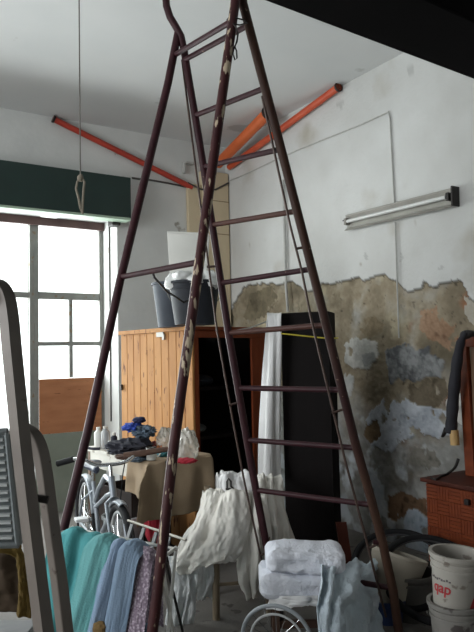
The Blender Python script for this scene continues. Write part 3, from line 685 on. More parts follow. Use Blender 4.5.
for i, (x0, y0, x1, y1, d, lb) in enumerate(((108, 441, 127, 447, 4.85, 'thin steel spanner lying below the dark jacket on the table'), (138, 443, 148, 447, 4.6, 'pale steel file pointing at the white mug'), (165, 455, 178, 451, 4.36, 'short steel rod beside the crimson rag'))):
    a = at(x0, y0, d); b = at(x1, y1, d); a.z = b.z = TZ+.014
    solo('steel_tool', MB().tube([a, a*.8+b*.2, b], [.010, .006, .009], 8), M_steel2, lb, 'tool')
# small clutter along the table
def tube_solo(name, label, cat, pts, r, m, n=8, grp=None): return solo(name, MB().tube(pts, r, n), m, label, cat, grp)
def tp(x, y, d, z=.012): p = at(x, y, d); p.z = TZ+z; return p
tube_solo('black_cable', 'tangled black cable lying before the bottles on the table', 'cable', smoothp([tp(104, 442, 5.1), tp(110, 444, 4.95), tp(116, 440, 5.05), tp(120, 446, 4.85), tp(112, 448, 4.8), tp(108, 445, 4.95), tp(118, 449, 4.7)], 40), .006, M_rubber0)
tube_solo('blue_hose', 'short dark blue hose piece in front of the bottles on the table', 'hose', smoothp([tp(88, 446, 5.15), tp(94, 447, 5.1), tp(100, 445, 5.1)], 12), .011, M_navy)
lump('dark_glove', 'dark work glove lying between the jacket and the white mug', 'glove', 141, 444, 4.66, (.055, .04, .02), M_brownc, 25, .5, rest=TZ)
lump('grey_rag', 'grey rag lying over the edge of the white tabletop', 'rag', 137, 451, 4.5, (.06, .04, .016), M_slate, 26, .5, rest=TZ)
lump('orange_rag', 'small rust coloured rag by the plastic bag on the table', 'rag', 160, 440, 4.9, (.035, .03, .03), mat('rust_cloth', S(150, 84, 44), S(170, 100, 58), .9, scale=9), 27, .45, rest=TZ)
p = tp(173, 447, 4.5, .008)
t = thing('glass_jar', 'small cloudy jar beside the crimson rag', 'jar', p)
part('body', MB().lathe(p, [(.026, 0), (.03, .006), (.03, .05), (.022, .06)], 18), M_clear, t)
part('lid', MB().lathe(p+UP*.06, [(.025, 0), (.025, .014)], 18), M_tabw, t)
p = tp(114, 436, 5.0, .0)
t = thing('spray_can', 'dark slim can behind the black cable on the table', 'can', p)
part('body', MB().lathe(p, [(.024, 0), (.025, .005), (.025, .11), (.014, .125)], 18), M_navy, t)
part('cap', MB().lathe(p+UP*.125, [(.015, 0), (.015, .02)], 14), M_tabw, t)
# below and beside the table
p = at(123, 520, 4.93); p.z = 0
bucket('grey_pail', 'pale grey plastic pail standing under the work table', 'bucket', at(124, 520, 4.75)*1+UP*0 - UP*at(124, 520, 4.75).z+UP*.0, .12, .15, .43, mat('pale_grey_plastic', S(150, 156, 158), S(164, 168, 170), .5))
lump('red_bag', 'crumpled red bag under the beige tablecloth', 'bag', 155, 512, 4.52, (.075, .09, .17), M_redc, 22, .3, rest=.30)
M_crate = mat('dark_crate_wood', S(40, 32, 30), S(58, 46, 42), .8, scale=6)
def crate(label, c, size, ang=0):
    c = Vector(c); ax = (V2(math.cos(ang), math.sin(ang)), V2(-math.sin(ang), math.cos(ang)), UP); t = thing('wooden_crate', label, 'crate', c)
    w, d, h = size
    part('bottom', MB().box(c+UP*.01, (w, d, .018), ax), M_crate, t, smooth=False)
    for s in (-1, 1):
        part('side', MB().box(c+ax[0]*s*(w/2-.009)+UP*(h/2+.01), (.018, d, h-.02), ax), M_crate, t, smooth=False)
        part('side', MB().box(c+ax[1]*s*(d/2-.009)+UP*(h/2+.01), (w-.04, .018, h-.02), ax), M_crate, t, smooth=False)
crate('added dark crate standing for the shade under the work table', T0+f2*.25+f1*.74, (.34, .55, .56), math.atan2(f2.y, f2.x))  # added to darken the space where the table shades the pine side

# ============================================================ BICYCLE
M_bike = mat('silver_blue_paint', S(122, 130, 138), S(144, 150, 157), .35, .3, scale=8)
M_chrome = mat('chrome', S(200, 202, 204), S(214, 216, 218), .18, .95, scale=8)
M_rubber = mat('black_rubber', S(20, 20, 22), S(30, 30, 32), .8, scale=12, spec=.2)
M_grey = mat('tyre_wall_grey', S(150, 152, 152), S(168, 170, 170), .7)
hubF = at(121, 552, 4.05); hubF.z = .33; hubR = at(87, 540, 5.02); hubR.z = .33
fw = (hubF-hubR); fw.z = 0; WB = fw.length; fw.normalize(); lt = UP.cross(fw).normalized()
def bk(f, z, l=0.0): return Vector((hubR.x, hubR.y, 0))+fw*f+UP*z+lt*l
bike = thing('bicycle', 'silver-blue cruiser bicycle parked between the ladder and the work table', 'bicycle', bk(WB/2, 0))
for hf in (0, WB):
    c = bk(hf, .33)
    w = part('wheel', MB().torus(c, .305, .024, lt, 56, 10), M_rubber, bike)
    part('rim', MB().torus(c, .272, .012, lt, 56, 8), M_grey, w)
    sp = MB()
    for k in range(20):
        an = 2*math.pi*k/20; s = .02*(1 if k % 2 else -1)
        sp.tube([c+lt*s+(fw*math.cos(an+.3*s/.02)+UP*math.sin(an+.3*s/.02))*.02, c+(fw*math.cos(an)+UP*math.sin(an))*.268], .0014, 4)
    part('spokes', sp, M_chrome, w); part('hub', MB().tube([c-lt*.05, c+lt*.05], .02, 12), M_chrome, w)
def fender(c, a0, a1, R=.340):
    vs = []; n = 28; pr = [(-.028, -.012), (-.022, 0), (0, .008), (.022, 0), (.028, -.012)]
    for i in range(n+1):
        an = a0+(a1-a0)*i/n; rd = fw*math.cos(an)+UP*math.sin(an)
        for l, h in pr: vs.append(c+rd*(R+h)+lt*l)
    return MB().add(vs, [(i*5+k, i*5+k+1, (i+1)*5+k+1, (i+1)*5+k) for i in range(n) for k in range(4)])
part('front_fender', fender(bk(WB, .33), math.radians(78), math.radians(130)), M_bike, bike, solid=.003)
part('rear_fender', fender(bk(0, .33), math.radians(20), math.radians(196)), M_bike, bike, solid=.003)
hdT = bk(WB-.24, .785); hdB = bk(WB-.18, .66); bb = bk(.45, .29); stT = bk(.26, .66)
fr = MB()
fr.tube([hdB, hdT], .022, 14)
fr.tube([hdT*.75+hdB*.25, bk(.66, .76), bk(.45, .64), bk(.31, .52)], .018, 12)
fr.tube([hdT*.25+hdB*.75, bk(.70, .64), bk(.48, .55), bk(.30, .48), bk(.02, .34, .05)], .015, 12)
fr.tube([hdB, bk(.72, .48), bb], .018, 12); fr.tube([bb, stT], .016, 12)
for s in (-.06, .06):
    fr.tube([stT-UP*.06, bk(.16, .52, s), bk(0, .33, s)], .009, 8); fr.tube([bb+lt*s*.5, bk(0, .33, s)], .010, 8)
part('frame', fr, M_bike, bike)
fk = MB()
for s in (-.05, .05): fk.tube([hdB+lt*s*.3, hdB-UP*.03+lt*s, bk(WB-.07, .45, s), bk(WB, .33, s)], .011, 10)
part('fork', fk, M_bike, bike)
stm = bk(WB-.272, .86)
part('stem', MB().tube([hdT, hdT+(hdT-hdB).normalized()*.05, stm], .013, 10), M_chrome, bike)
HBc = stm
def hb(f, z, l): return HBc+fw*f+UP*z+lt*l
hbar = part('handlebar', MB().tube([Vector(p) for p in catmull(np.array([tuple(hb(*q)) for q in ((-.15, .015, -.30), (-.09, .04, -.235), (-.01, .045, -.17), (.01, .01, -.10), (0, 0, 0), (.01, .01, .10), (-.01, .045, .17), (-.09, .04, .235), (-.15, .015, .30))]), np.linspace(0, 1, 40))], .0125, 12), M_chrome, bike)
for s in (-1, 1):
    part('grip', MB().tube([hb(-.08, .042, s*.225), hb(-.16, .010, s*.315)], .02, 12), M_rubber, hbar)
def saddle():
    rows = []; n = 14
    for i in range(n+1):
        q = i/n; f = .12-.30*q; w = .028+.085*max(0, (q-.25)/.75)**1.2 if q > .25 else .028+.0*q
        zt = .765+.018*q*q+.0
        ring = []
        for k in range(12):
            an = 2*math.pi*k/12; ring.append(bk(.27+f, zt+math.sin(an)*(.035 if math.sin(an) < 0 else .022)*(.55 if i in (0, n) else 1), math.cos(an)*w*(.6 if i in (0, n) else 1)))
        rows.append(ring)
    m = MB(); vs = [p for r in rows for p in r]; fs = [(i*12+k, i*12+(k+1) % 12, (i+1)*12+(k+1) % 12, (i+1)*12+k) for i in range(n) for k in range(12)]
    return m.add(vs, fs+[tuple(range(12)), tuple(range(n*12, n*12+12))])
part('saddle', saddle(), mat('dark_blue_vinyl', S(38, 46, 62), S(52, 60, 78), .4, scale=6), bike, subsurf=1)
part('seat_post', MB().tube([stT, bk(.255, .76)], .013, 10), M_chrome, bike)
crk = part('crank', MB().tube([bb-lt*.08+UP*.0, bb+lt*.0], .012, 8).tube([bb-lt*.08, bb-lt*.085+fw*.05+UP*.16], .009, 8).tube([bb+lt*.08, bb+lt*.085-fw*.05-UP*.16], .009, 8), M_chrome, bike)
part('chainring', MB().torus(bb-lt*.055, .085, .006, lt, 30, 6), M_chrome, bike)
part('pedal', MB().box(bb-lt*.135+fw*.05+UP*.165, (.09, .085, .022), (fw, lt, UP)), mat('pedal_white', S(200, 202, 204), None, .5), crk, smooth=False, bevel=.004)
part('pedal', MB().box(bb+lt*.135-fw*.05-UP*.165, (.09, .085, .022), (fw, lt, UP)), M_rubber, crk, smooth=False, bevel=.004)
part('kickstand', MB().tube([bb-fw*.08-lt*.03, bk(.30, .012, -.20)], .008, 8), M_chrome, bike)
part('cable', MB().tube([HBc+lt*.1+UP*.01, HBc+fw*.10-UP*.05+lt*.06, hdB+fw*.06+lt*.03, bk(WB-.1, .60, .03)], .004, 6), M_rubber, bike)

# ============================================================ TALL BLACK CUPBOARD, CURTAIN, CORD
bl = at(283, 420, 4.92); br = at(331.5, 420, 4.80); bl.z = br.z = 0
ux = (br-bl); ux.z = 0; BW = ux.length; ux.normalize(); uy = V2(-ux.y, ux.x)
BH = 1.875
AXB = (ux, uy, UP)
t = thing('tall_cupboard', 'tall narrow black cupboard against the peeling wall with white cloth over one edge', 'cupboard', bl+ux*BW/2+uy*.12)
m = MB(); nb = 1
for i in range(nb):
    a0 = BW*i/nb+.001; a1 = BW*(i+1)/nb-.001
    m.box(bl+ux*(a0+a1)/2+uy*.012+UP*(BH/2), (a1-a0, .02, BH-.02), AXB)
part('door', m, M_black, t, smooth=False, bevel=.002)
part('carcass', MB().box(bl+ux*BW/2+uy*.145+UP*(BH/2), (BW-.002, .24, BH), AXB), M_black, t, smooth=False, bevel=.004)
M_white = mat('white_cotton', S(216, 216, 216), S(226, 226, 226), .9, scale=5, bump=.25, bscale=60)
M_cream = mat('cream_cotton', S(216, 213, 205), S(228, 225, 218), .9, scale=4, bump=.25, bscale=60)
def row(y, xs, ds): return [at(x, y, d) for x, d in zip(xs, ds)]
rows = [row(330, (266, 270, 275, 280), (5.04, 5.04, 5.03, 5.02)), row(316, (267, 271, 276, 281), (5.02, 5.01, 5.0, 4.99)), [at(x, 313.5, d) for x, d in ((267, 4.93), (271, 4.92), (276, 4.91), (281.5, 4.90))],
        row(322, (267, 271, 276, 281), (4.87, 4.86, 4.85, 4.85)), row(350, (265, 270, 275, 281.5), (4.87, 4.84, 4.83, 4.85)), row(400, (261, 267, 274, 280.5), (4.86, 4.80, 4.80, 4.84)), row(450, (259, 266, 274, 280.5), (4.82, 4.76, 4.78, 4.82)), row(478, (258.5, 266, 274, 281.5), (4.80, 4.73, 4.74, 4.79))]
solo('white_curtain', cloth(rows, 50, 120, folds(1.5, .018, .1, .5, 3, lambda V: np.clip((V-.25)*4, 0, 1)), .006, 7, 3, .02), M_white, 'long white cloth hanging from the top corner of the black cupboard', 'cloth', solid=.004)
rows = [row(474, (256, 264, 272, 281), (4.62, 4.62, 4.66, 4.70)), row(486, (254, 265, 274, 284), (4.52, 4.52, 4.56, 4.60)), row(510, (254, 266, 278, 288), (4.44, 4.44, 4.46, 4.50)), row(545, (256, 270, 285, 298), (4.38, 4.36, 4.36, 4.42)), row(585, (258, 274, 290, 306), (4.34, 4.32, 4.32, 4.38))]
solo('cream_sheet', cloth(rows, 60, 60, folds(2.6, .030, .3, .7, 5), .018, 7, 5, .02), M_cream, 'cream sheet spreading out below the white hanging cloth beside the black cupboard', 'sheet', solid=.004)
M_yel = mat('yellow_cord', S(176, 160, 40), S(196, 180, 60), .7)
solo('yellow_cord', MB().tube([at(281, 333.5, 4.72), at(300, 335.5, 4.70), at(318, 337.5, 4.68), at(331, 338.5, 4.66), at(338, 338, 4.70)], .005, 6), M_yel, 'yellow cord stretched across the front of the black cupboard', 'cord')
solo('white_line', MB().tube([at(233, 331, 4.62), at(250, 328, 4.75), at(268, 321, 4.9)], .005, 6), M_cable, 'pale line running from the wardrobe to the white hanging cloth', 'cord')

# ============================================================ CHAIR UNDER THE WHITE WASHING
M_chair = mat('pale_chair_wood', S(112, 98, 80), S(130, 115, 94), .6, scale=6, stretch=(3, 3, .6))
cc = at(236, 560, 4.12); cc.z = 0
t = thing('wooden_chair', 'pale wooden chair buried under cream and white washing', 'chair', cc)
cx, cy = RT*.985+FW*.17, FW*.985-RT*.17
for a, b, h in ((-.15, -.19, .44), (.16, -.19, .44), (-.15, .19, .71), (.16, .19, .71)):
    part('leg', MB().tube([cc+cx*a*1.05+cy*b, cc+cx*a+cy*b*.95+UP*h], .022, 12), M_chair, t)
part('seat', MB().box(cc+UP*.455, (.36, .42, .03), (cx, cy, UP)), M_chair, t, smooth=False, bevel=.008)
for z in (.54, .65): part('back_rail', MB().box(cc+cy*.18+UP*z, (.30, .02, .06), (cx, cy, UP)), M_chair, t, smooth=False, bevel=.006)
part('stretcher', MB().tube([cc+cx*-.15-cy*.19+UP*.2, cc+cx*.16-cy*.19+UP*.2], .011, 8), M_chair, t)
part('stretcher', MB().tube([cc+cx*.16-cy*.19+UP*.24, cc+cx*.16+cy*.19+UP*.24], .011, 8), M_chair, t)
# small cream bundle on the chair back
rows = [row(488, (216, 224, 236, 250), (4.34, 4.34, 4.34, 4.34)), row(474, (216, 224, 236, 251), (4.28, 4.28, 4.28, 4.28)), row(470.5, (217, 226, 238, 251), (4.18, 4.18, 4.18, 4.18)), row(476, (217, 226, 238, 252), (4.09, 4.09, 4.09, 4.09)), row(492, (218, 226, 240, 256), (4.06, 4.06, 4.06, 4.06)), row(520, (222, 230, 246, 262), (4.03, 4.03, 4.03, 4.03))]
solo('folded_shirt', cloth(rows, 60, 60, folds(2.0, .022, .0, .7, 8), .030, 6, 8, .01), M_white, 'white folded shirt lying over the top of the buried chair', 'shirt', solid=.005)
# main cream garment: shoulder, chest panel, hem cut upwards, sleeve hanging low
rows = [row(500, (203, 216, 230, 246), (4.26, 4.26, 4.24, 4.22)), row(491, (203, 216, 230, 247), (4.14, 4.12, 4.10, 4.08)), row(496, (200, 214, 228, 250), (4.02, 3.98, 3.96, 3.98)), row(520, (190, 206, 224, 250), (3.93, 3.90, 3.88, 3.92)), row(545, (178, 198, 220, 244), (3.88, 3.85, 3.83, 3.88)), row(562, (170, 190, 214, 236), (3.86, 3.83, 3.81, 3.86)), [at(174, 572, 3.86), at(188, 574, 3.82), at(207, 565, 3.80), at(229, 551, 3.85)]]
solo('cream_garment', cloth(rows, 80, 80, folds(1.7, .036, .15, .9, 9, lambda V: np.clip((V-.15)*3, .15, 1), .35), .040, 7, 9, .03), M_cream, 'big cream garment draped over the chair, sloping down to a point', 'garment', solid=.005)
rows = [row(556, (168, 176, 184, 193), (3.92, 3.89, 3.87, 3.88)), row(572, (170, 179, 188, 197), (3.88, 3.85, 3.84, 3.86)), row(590, (172, 181, 190, 197), (3.86, 3.83, 3.82, 3.86)), row(610, (169, 178, 187, 194), (3.85, 3.82, 3.82, 3.86)), row(634, (165, 174, 183, 191), (3.84, 3.80, 3.80, 3.85))]
M_gauze = mat('grey_white_gauze', S(202, 205, 206), S(216, 217, 216), .9, scale=6, bump=.25, bscale=60)
solo('gauze_sleeve', cloth(rows, 50, 60, folds(2.0, .030, .4, .8, 12), .024, 6, 12, .03), M_gauze, 'greyish white gauzy cloth hanging lowest on the maroon ladder side of the chair', 'cloth', solid=.004)
rows = [row(558, (192, 202, 210, 218), (3.92, 3.90, 3.90, 3.92)), row(575, (194, 204, 212, 219), (3.92, 3.89, 3.89, 3.92)), row(590, (198, 205, 211, 216), (3.93, 3.90, 3.90, 3.93)), row(599, (199, 203, 207, 211), (3.94, 3.92, 3.92, 3.94))]
solo('gauze_corner', cloth(rows, 40, 40, folds(1.6, .018, .2, .6, 14), .012, 6, 14, .02), M_gauze, 'short corner of grey-white gauze hanging in the gap before the chair legs', 'cloth', solid=.004)
rows = [row(492, (234, 244, 254, 262), (4.10, 4.08, 4.08, 4.10)), row(500, (236, 246, 256, 266), (4.00, 3.97, 3.97, 4.02)), row(530, (236, 247, 258, 270), (3.95, 3.91, 3.91, 3.98)), row(560, (236, 247, 259, 269), (3.92, 3.88, 3.89, 3.97)), row(585, (239, 248, 258, 265), (3.90, 3.86, 3.88, 3.96)), row(599, (244, 250, 256, 261), (3.90, 3.87, 3.88, 3.95))]
solo('white_pillowcase', cloth(rows, 60, 80, folds(2.0, .034, .55, .7, 15, lambda V: .4+.6*V), .024, 6, 15, .02), M_cream, 'cream pillowcase hanging from the chair next to the ladder stay rod', 'pillowcase', solid=.006)
p = at(229, 484, 3.985)
solo('metal_clip', MB().tube([p-RT*.012-UP*.03, p-RT*.012+UP*.015, p-RT*.002+UP*.033, p+RT*.012+UP*.015, p+RT*.012-UP*.015, p+RT*.028-UP*.03], .006, 8).box(p-UP*.03, (.04, .01, .012), AXV), M_darkmetal, 'dark metal clip lying on the cream garment', 'clip')

# ============================================================ STOOL, BLANKETS, TOWEL, WHEEL
sc_ = at(302, 600, 3.60); sc_.z = 0
t = thing('low_stool', 'low dark wooden stool carrying the folded white blankets', 'stool', sc_)
M_stool = mat('dark_stool_wood', S(62, 42, 32), S(84, 58, 44), .6, scale=6, stretch=(3, 3, .8))
part('seat', MB().box(sc_+UP*.245, (.38, .26, .03), AXV), M_stool, t, smooth=False, bevel=.006)
for a in (-.15, .15):
    for b in (-.09, .09): part('leg', MB().box(sc_+RT*a+FW*b+UP*.115, (.04, .04, .229), AXV), M_stool, t, smooth=False, bevel=.004)
part('rail', MB().box(sc_-FW*.09+UP*.12, (.26, .02, .04), AXV), M_stool, t, smooth=False)
M_blank = mat('white_towelling', S(218, 222, 232), S(232, 234, 242), .95, scale=6, bump=.7, bscale=90)
def blanket(name, label, c, w, d, h, seed, tilt=0):
    na, n = 80, 72; Q, K = np.meshgrid(np.linspace(0, 1, na+1), np.arange(n)*2*np.pi/n, indexing='ij')
    se = lambda v, p: np.sign(v)*np.abs(v)**p
    x = (Q-.5)*w; e = 1-np.abs(2*Q-1)**10*.30
    y = se(np.cos(K), .5)*d/2*e; z = se(np.sin(K), .55)*h/2*e
    fr = np.clip(-np.cos(K), 0, 1)
    g = np.exp(-((z/h*2-.15*np.sin(x*9+seed))/.10)**2)*.016*fr          # the fold line between the layers
    wr = np.abs(fbm(x*9+seed, y*9+z*13, seed, 3, seed)); cr = fbm(x*5+seed*2, y*6, z*6, 4, seed+2); big = fbm(x*3+seed, y*3, z*3, 2, seed+4)
    rad = -.045*wr+.030*cr+.05*big
    ny, nz = np.cos(K), np.sin(K)
    Y_ = y+g+ny*rad; Z_ = z+nz*rad*.9+tilt*x-.10*np.clip(np.abs(2*Q-1)-.7, 0, 1)*h
    vs = [c+RT*float(a)+FW*float(b)+UP*float(q) for a, b, q in zip(x.ravel(), Y_.ravel(), Z_.ravel())]
    fs = [(i*n+k, i*n+(k+1) % n, (i+1)*n+(k+1) % n, (i+1)*n+k) for i in range(na) for k in range(n)]+[tuple(range(n)), tuple(range(na*n, na*n+n))]
    return solo(name, MB().add(vs, fs), M_blank, label, 'blanket', 'folded white blankets on the stool', angle=180)
b0 = at(296, 581, 3.56); b1 = at(304, 557, 3.57)
blanket('folded_blanket', 'lower of the two folded white blankets, resting on the stool', b0, .40, .30, .165, 31, -.10)
blanket('folded_blanket', 'upper folded white blanket of the pair, with rolled edge', b1, .42, .30, .145, 32, -.07)
rows = [row(596, (270, 290, 310, 330), (3.44, 3.40, 3.40, 3.44)), row(603, (268, 288, 308, 326), (3.43, 3.39, 3.39, 3.43)), [at(266, 609, 3.43), at(284, 610, 3.39), at(304, 604, 3.39), at(322, 606, 3.43)]]
solo('white_underlay', cloth(rows, 40, 24, folds(3, .010, .1, .6, 41), .01, 6, 41), M_white, 'white cloth edge drooping under the folded blankets', 'cloth', solid=.006)
M_ltow = mat('pale_blue_towelling', S(192, 206, 216), S(206, 218, 226), .95, scale=5, bump=.7, bscale=110)
rows = [row(578, (330, 345, 360, 378), (3.80, 3.84, 3.88, 3.90)), row(568, (324, 342, 360, 378), (3.70, 3.74, 3.80, 3.84)), row(564, (321, 338, 356, 374), (3.44, 3.50, 3.64, 3.76)), row(574, (319, 336, 355, 376), (3.34, 3.38, 3.54, 3.72)), row(595, (317, 336, 358, 381), (3.31, 3.33, 3.48, 3.70)), row(616, (318, 338, 360, 384), (3.30, 3.32, 3.46, 3.68)), row(645, (320, 340, 362, 386), (3.29, 3.31, 3.43, 3.64))]
solo('pale_blue_towel', cloth(rows, 90, 80, folds(3.0, .040, .2, .9, 42, lambda V: np.clip((V-.1)*3, .3, 1), .5), .042, 7, 42, .02), M_ltow, 'pale blue towel slumped over the end of the white blankets down to the floor', 'towel', solid=.006)

wc = at(277, 642, 3.15); wc.z = .185; wa = (FW*.93+RT*.30+UP*.10).normalized()
t = thing('small_wheel', 'small spoked wheel with grey tyre standing before the low stool', 'wheel', (wc.x, wc.y, 0))
part('tyre', MB().torus(wc, .172, .010, wa, 48, 10), mat('grey_rubber', S(116, 122, 126), S(138, 144, 148), .6, scale=10), t)
part('rim', MB().torus(wc, .130, .006, wa, 48, 8), M_grey, t)
sp = MB(); wa1 = (UP-wa*wa.z).normalized(); wa2 = wa.cross(wa1)
for k in range(16):
    an = 2*math.pi*k/16; sp.tube([wc+(wa1*math.cos(an)+wa2*math.sin(an))*.015, wc+(wa1*math.cos(an)+wa2*math.sin(an))*.165], .0016, 4)
part('spokes', sp, M_chrome, t); part('hub', MB().tube([wc-wa*.04, wc+wa*.04], .016, 12), M_chrome, t)

# ============================================================ DRYING RACKS AND TOWELS
M_rack = mat('white_rack_wire', S(196, 196, 190), S(208, 208, 202), .4, .2, scale=8)
ra = at(54, 524, 3.27); rb = at(165, 550, 3.09); ra.z = .685; rb.z = .615
rd = (rb-ra).normalized(); rp_ = V2(-rd.y, rd.x); rp_ = rp_ if rp_.dot(FW) > 0 else -rp_
t = thing('drying_rack', 'low wire drying rack hidden under the row of hanging towels', 'drying rack', V2(ra.x, ra.y)*.5+V2(rb.x, rb.y)*.5)
for k in range(2): part('rod', MB().tube([ra+rp_*.14*k, rb+rp_*.14*k], .008, 8), M_rack, t)
for e in (ra+rd*.01, rb-rd*.01):
    part('end_frame', MB().tube([e-rp_*.02, e+rp_*.16], .009, 8).tube([e-rp_*.02, e+rp_*.20-UP*(.68)], .009, 8).tube([e+rp_*.16, e-rp_*.06-UP*.68], .009, 8), M_rack, t)
def towel(name, label, u0, u1, sh, dropf, dropb, m, seed, k, amp, lift=.0, extra=0.0, cat='towel', lean=.0):
    a = ra+(rb-ra)*u0; b = ra+(rb-ra)*u1; rows = []
    def rw(off): return [a+(b-a)*q+off for q in (0, .33, .67, 1)]
    ru = lambda off, s=1.0: [a+(b-a)*q+off-UP*.022*s*(2*abs(q-.5))**3 for q in (0, .18, .40, .60, .82, 1)]
    rows = [ru(rp_*(.07+extra)-UP*dropb, 0), ru(rp_*(.06+extra)-UP*dropb*.4, 0), ru(rp_*(.045+extra)+UP*(.0+lift)), ru(rp_*.015+UP*(.030+lift), 1.4), ru(-rp_*(.025+extra)+UP*(.026+lift)+rd*sh*.03, 1.4), ru(-rp_*(.058+extra)-UP*(.02-lift)+rd*sh*.10), ru(-rp_*(.075+extra)-UP*dropf*.3+rd*sh*.34), ru(-rp_*(.085+extra)-UP*dropf*.65+rd*sh*.70), ru(-rp_*(.095+extra)-UP*dropf+rd*sh)]
    return solo(name, cloth(rows, 90, 110, folds(k, amp, .1*seed, .3, seed, lambda V: .35+.65*np.clip(np.abs(V-.35)*3, 0, 1)), .006, 5, seed, .015), m, label, cat, 'towels on the drying rack', solid=.007)
M_teal = mat('teal_towelling', S(64, 136, 140), S(80, 152, 154), .95, scale=4, bump=.3, bscale=110)
M_aqua = mat('aqua_towelling', S(92, 152, 154), S(108, 166, 166), .95, scale=4, bump=.3, bscale=110)
M_bg = mat('blue_grey_towelling', S(126, 148, 174), S(142, 162, 186), .95, scale=4, bump=.3, bscale=110)
M_bg2 = mat('slate_blue_towelling', S(108, 128, 150), S(122, 142, 162), .95, scale=4, bump=.3, bscale=110)
towel('hanging_towel', 'deep teal towel with broad folds at the window end of the drying rack', .02, .46, -.13, .60, .45, M_teal, 51, 2.0, .036, .012)
towel('hanging_towel', 'pale aqua towel strip hanging between the teal and the blue-grey towels', .36, .60, -.17, .62, .40, M_aqua, 52, 1.1, .024, .016, .016)
towel('hanging_towel', 'light blue-grey towel hanging next to the aqua towel', .54, .70, -.13, .54, .40, M_bg, 53, 1.2, .022, .004)
towel('hanging_towel', 'slate blue towel hanging between the blue-grey towel and the pinkish knit', .66, .84, -.12, .60, .42, M_bg2, 54, 1.0, .024, .012, .014)
M_knit = bpy.data.materials.new('pinkish_knit'); M_knit.use_nodes = True; nt = M_knit.node_tree
b = nt.nodes['Principled BSDF']; b.inputs['Roughness'].default_value = .95
tc = nt.nodes.new('ShaderNodeTexCoord'); vo = nt.nodes.new('ShaderNodeTexVoronoi'); vo.inputs['Scale'].default_value = 75
rp2 = nt.nodes.new('ShaderNodeValToRGB'); rp2.color_ramp.elements[0].color = S(194, 182, 194); rp2.color_ramp.elements[1].color = S(128, 114, 128); rp2.color_ramp.elements[1].position = .6
bp = nt.nodes.new('ShaderNodeBump'); bp.inputs['Strength'].default_value = .8; bp.inputs['Distance'].default_value = .006; bp.invert = True
nt.links.new(tc.outputs['Object'], vo.inputs['Vector']); nt.links.new(vo.outputs['Distance'], rp2.inputs[0]); nt.links.new(rp2.outputs[0], b.inputs['Base Color']); nt.links.new(vo.outputs['Distance'], bp.inputs['Height']); nt.links.new(bp.outputs[0], b.inputs['Normal'])
towel('hanging_knit', 'pinkish grey open knit hanging at the ladder end of the drying rack', .74, .93, -.06, .58, .35, M_knit, 55, .6, .006, -.004, -.006, cat='knitwear')
lump('tan_cloth_tag', 'small tan cloth corner below the light blue-grey towel', 'cloth', 100, 628, 3.05, (.035, .02, .03), mat('tan_cloth', S(104, 82, 48), S(124, 100, 62), .9), 24, .2)
M_railtan = mat('pale_tan_rail', S(150, 146, 134), S(168, 164, 152), .5, scale=8)
# second, folding rack: pale rail with flat slats
a = at(128, 511, 3.80); b = at(186, 540, 3.36); a.z = b.z = .62; d_ = (b-a).normalized(); pp = V2(-d_.y, d_.x)
t = thing('folding_rack', 'folding rack with pale rail and flat dark slats between bicycle and chair', 'rack', V2((a.x+b.x)/2, (a.y+b.y)/2))
part('rail', MB().tube([a, b], .007, 10), M_railtan, t)
part('rail', MB().tube([a-pp*.22-UP*.56, b-pp*.22-UP*.56], .007, 10), M_railtan, t)
for q in (.08, .30, .52, .74):
    s0 = a+(b-a)*q; s1 = s0-pp*.22-UP*.56; part('slat', MB().rect_tube([s0-UP*.012, s1], d_, .028, .008), mat('slat_grey', S(96, 98, 100), S(116, 118, 120), .6), t, smooth=False)
for q in (.03, .55):
    s0 = a+(b-a)*q; part('leg', MB().tube([s0, s0+pp*.16-UP*.61], .008, 8), M_darkmetal, t)

# ============================================================ BENT TUBE FRAME, PANEL, CLOTH AND BENCH CLOSE TO THE CAMERA
M_ftube = mat('brown_grey_steel', S(104, 96, 90), S(124, 115, 107), .5, .05, scale=10, spots=S(78, 66, 58), spot_scale=24, spot_at=.68)
M_louv = mat('grey_louvre_enamel', S(112, 119, 121), S(128, 134, 135), .4, .2, scale=8)
def px3(lst, d): return [at(x, y, d) for x, y in lst]
def smooth_path(pts, n): return [Vector(p) for p in catmull(np.array([tuple(p) for p in pts]), np.linspace(0, 1, n))]
D1 = 1.30
fl = V2(0, 0)
long_ = smooth_path(px3([(-22, 300), (-14, 288), (-3, 287), (5, 297), (9, 318), (12, 350), (17, 400), (22, 450), (32, 535), (45, 640)], D1), 44)
e = long_[-1]; dr = (long_[-1]-long_[-4]).normalized(); long_ += [e+dr*(e.z/-dr.z)*.5, e+dr*(e.z/-dr.z)]
loop_ = smooth_path(px3([(14, 428), (24, 430), (34, 437), (41, 454), (46, 485), (52, 530), (59, 580), (66, 640)], D1+.05), 34)
e = loop_[-1]; dr = (loop_[-1]-loop_[-4]).normalized(); loop_ += [e+dr*(e.z/-dr.z)*.5, e+dr*(e.z/-dr.z)]
base = V2(long_[-1].x, long_[-1].y)
t = thing('bent_tube_frame', 'large bent square-tube metal frame with a louvred grey panel, near the towels', 'frame', base)
wdir = (RT*.60+FW*.80)
part('long_rail', MB().rect_tube(long_, wdir, .026, .030), M_ftube, t, smooth=False, bevel=.004)
part('loop_rail', MB().rect_tube(loop_, wdir, .026, .026), M_ftube, t, smooth=False, bevel=.004)
part('lug', MB().tube(px3([(30, 497), (48, 500)], D1+.03), .008, 10), M_darkmetal, t)
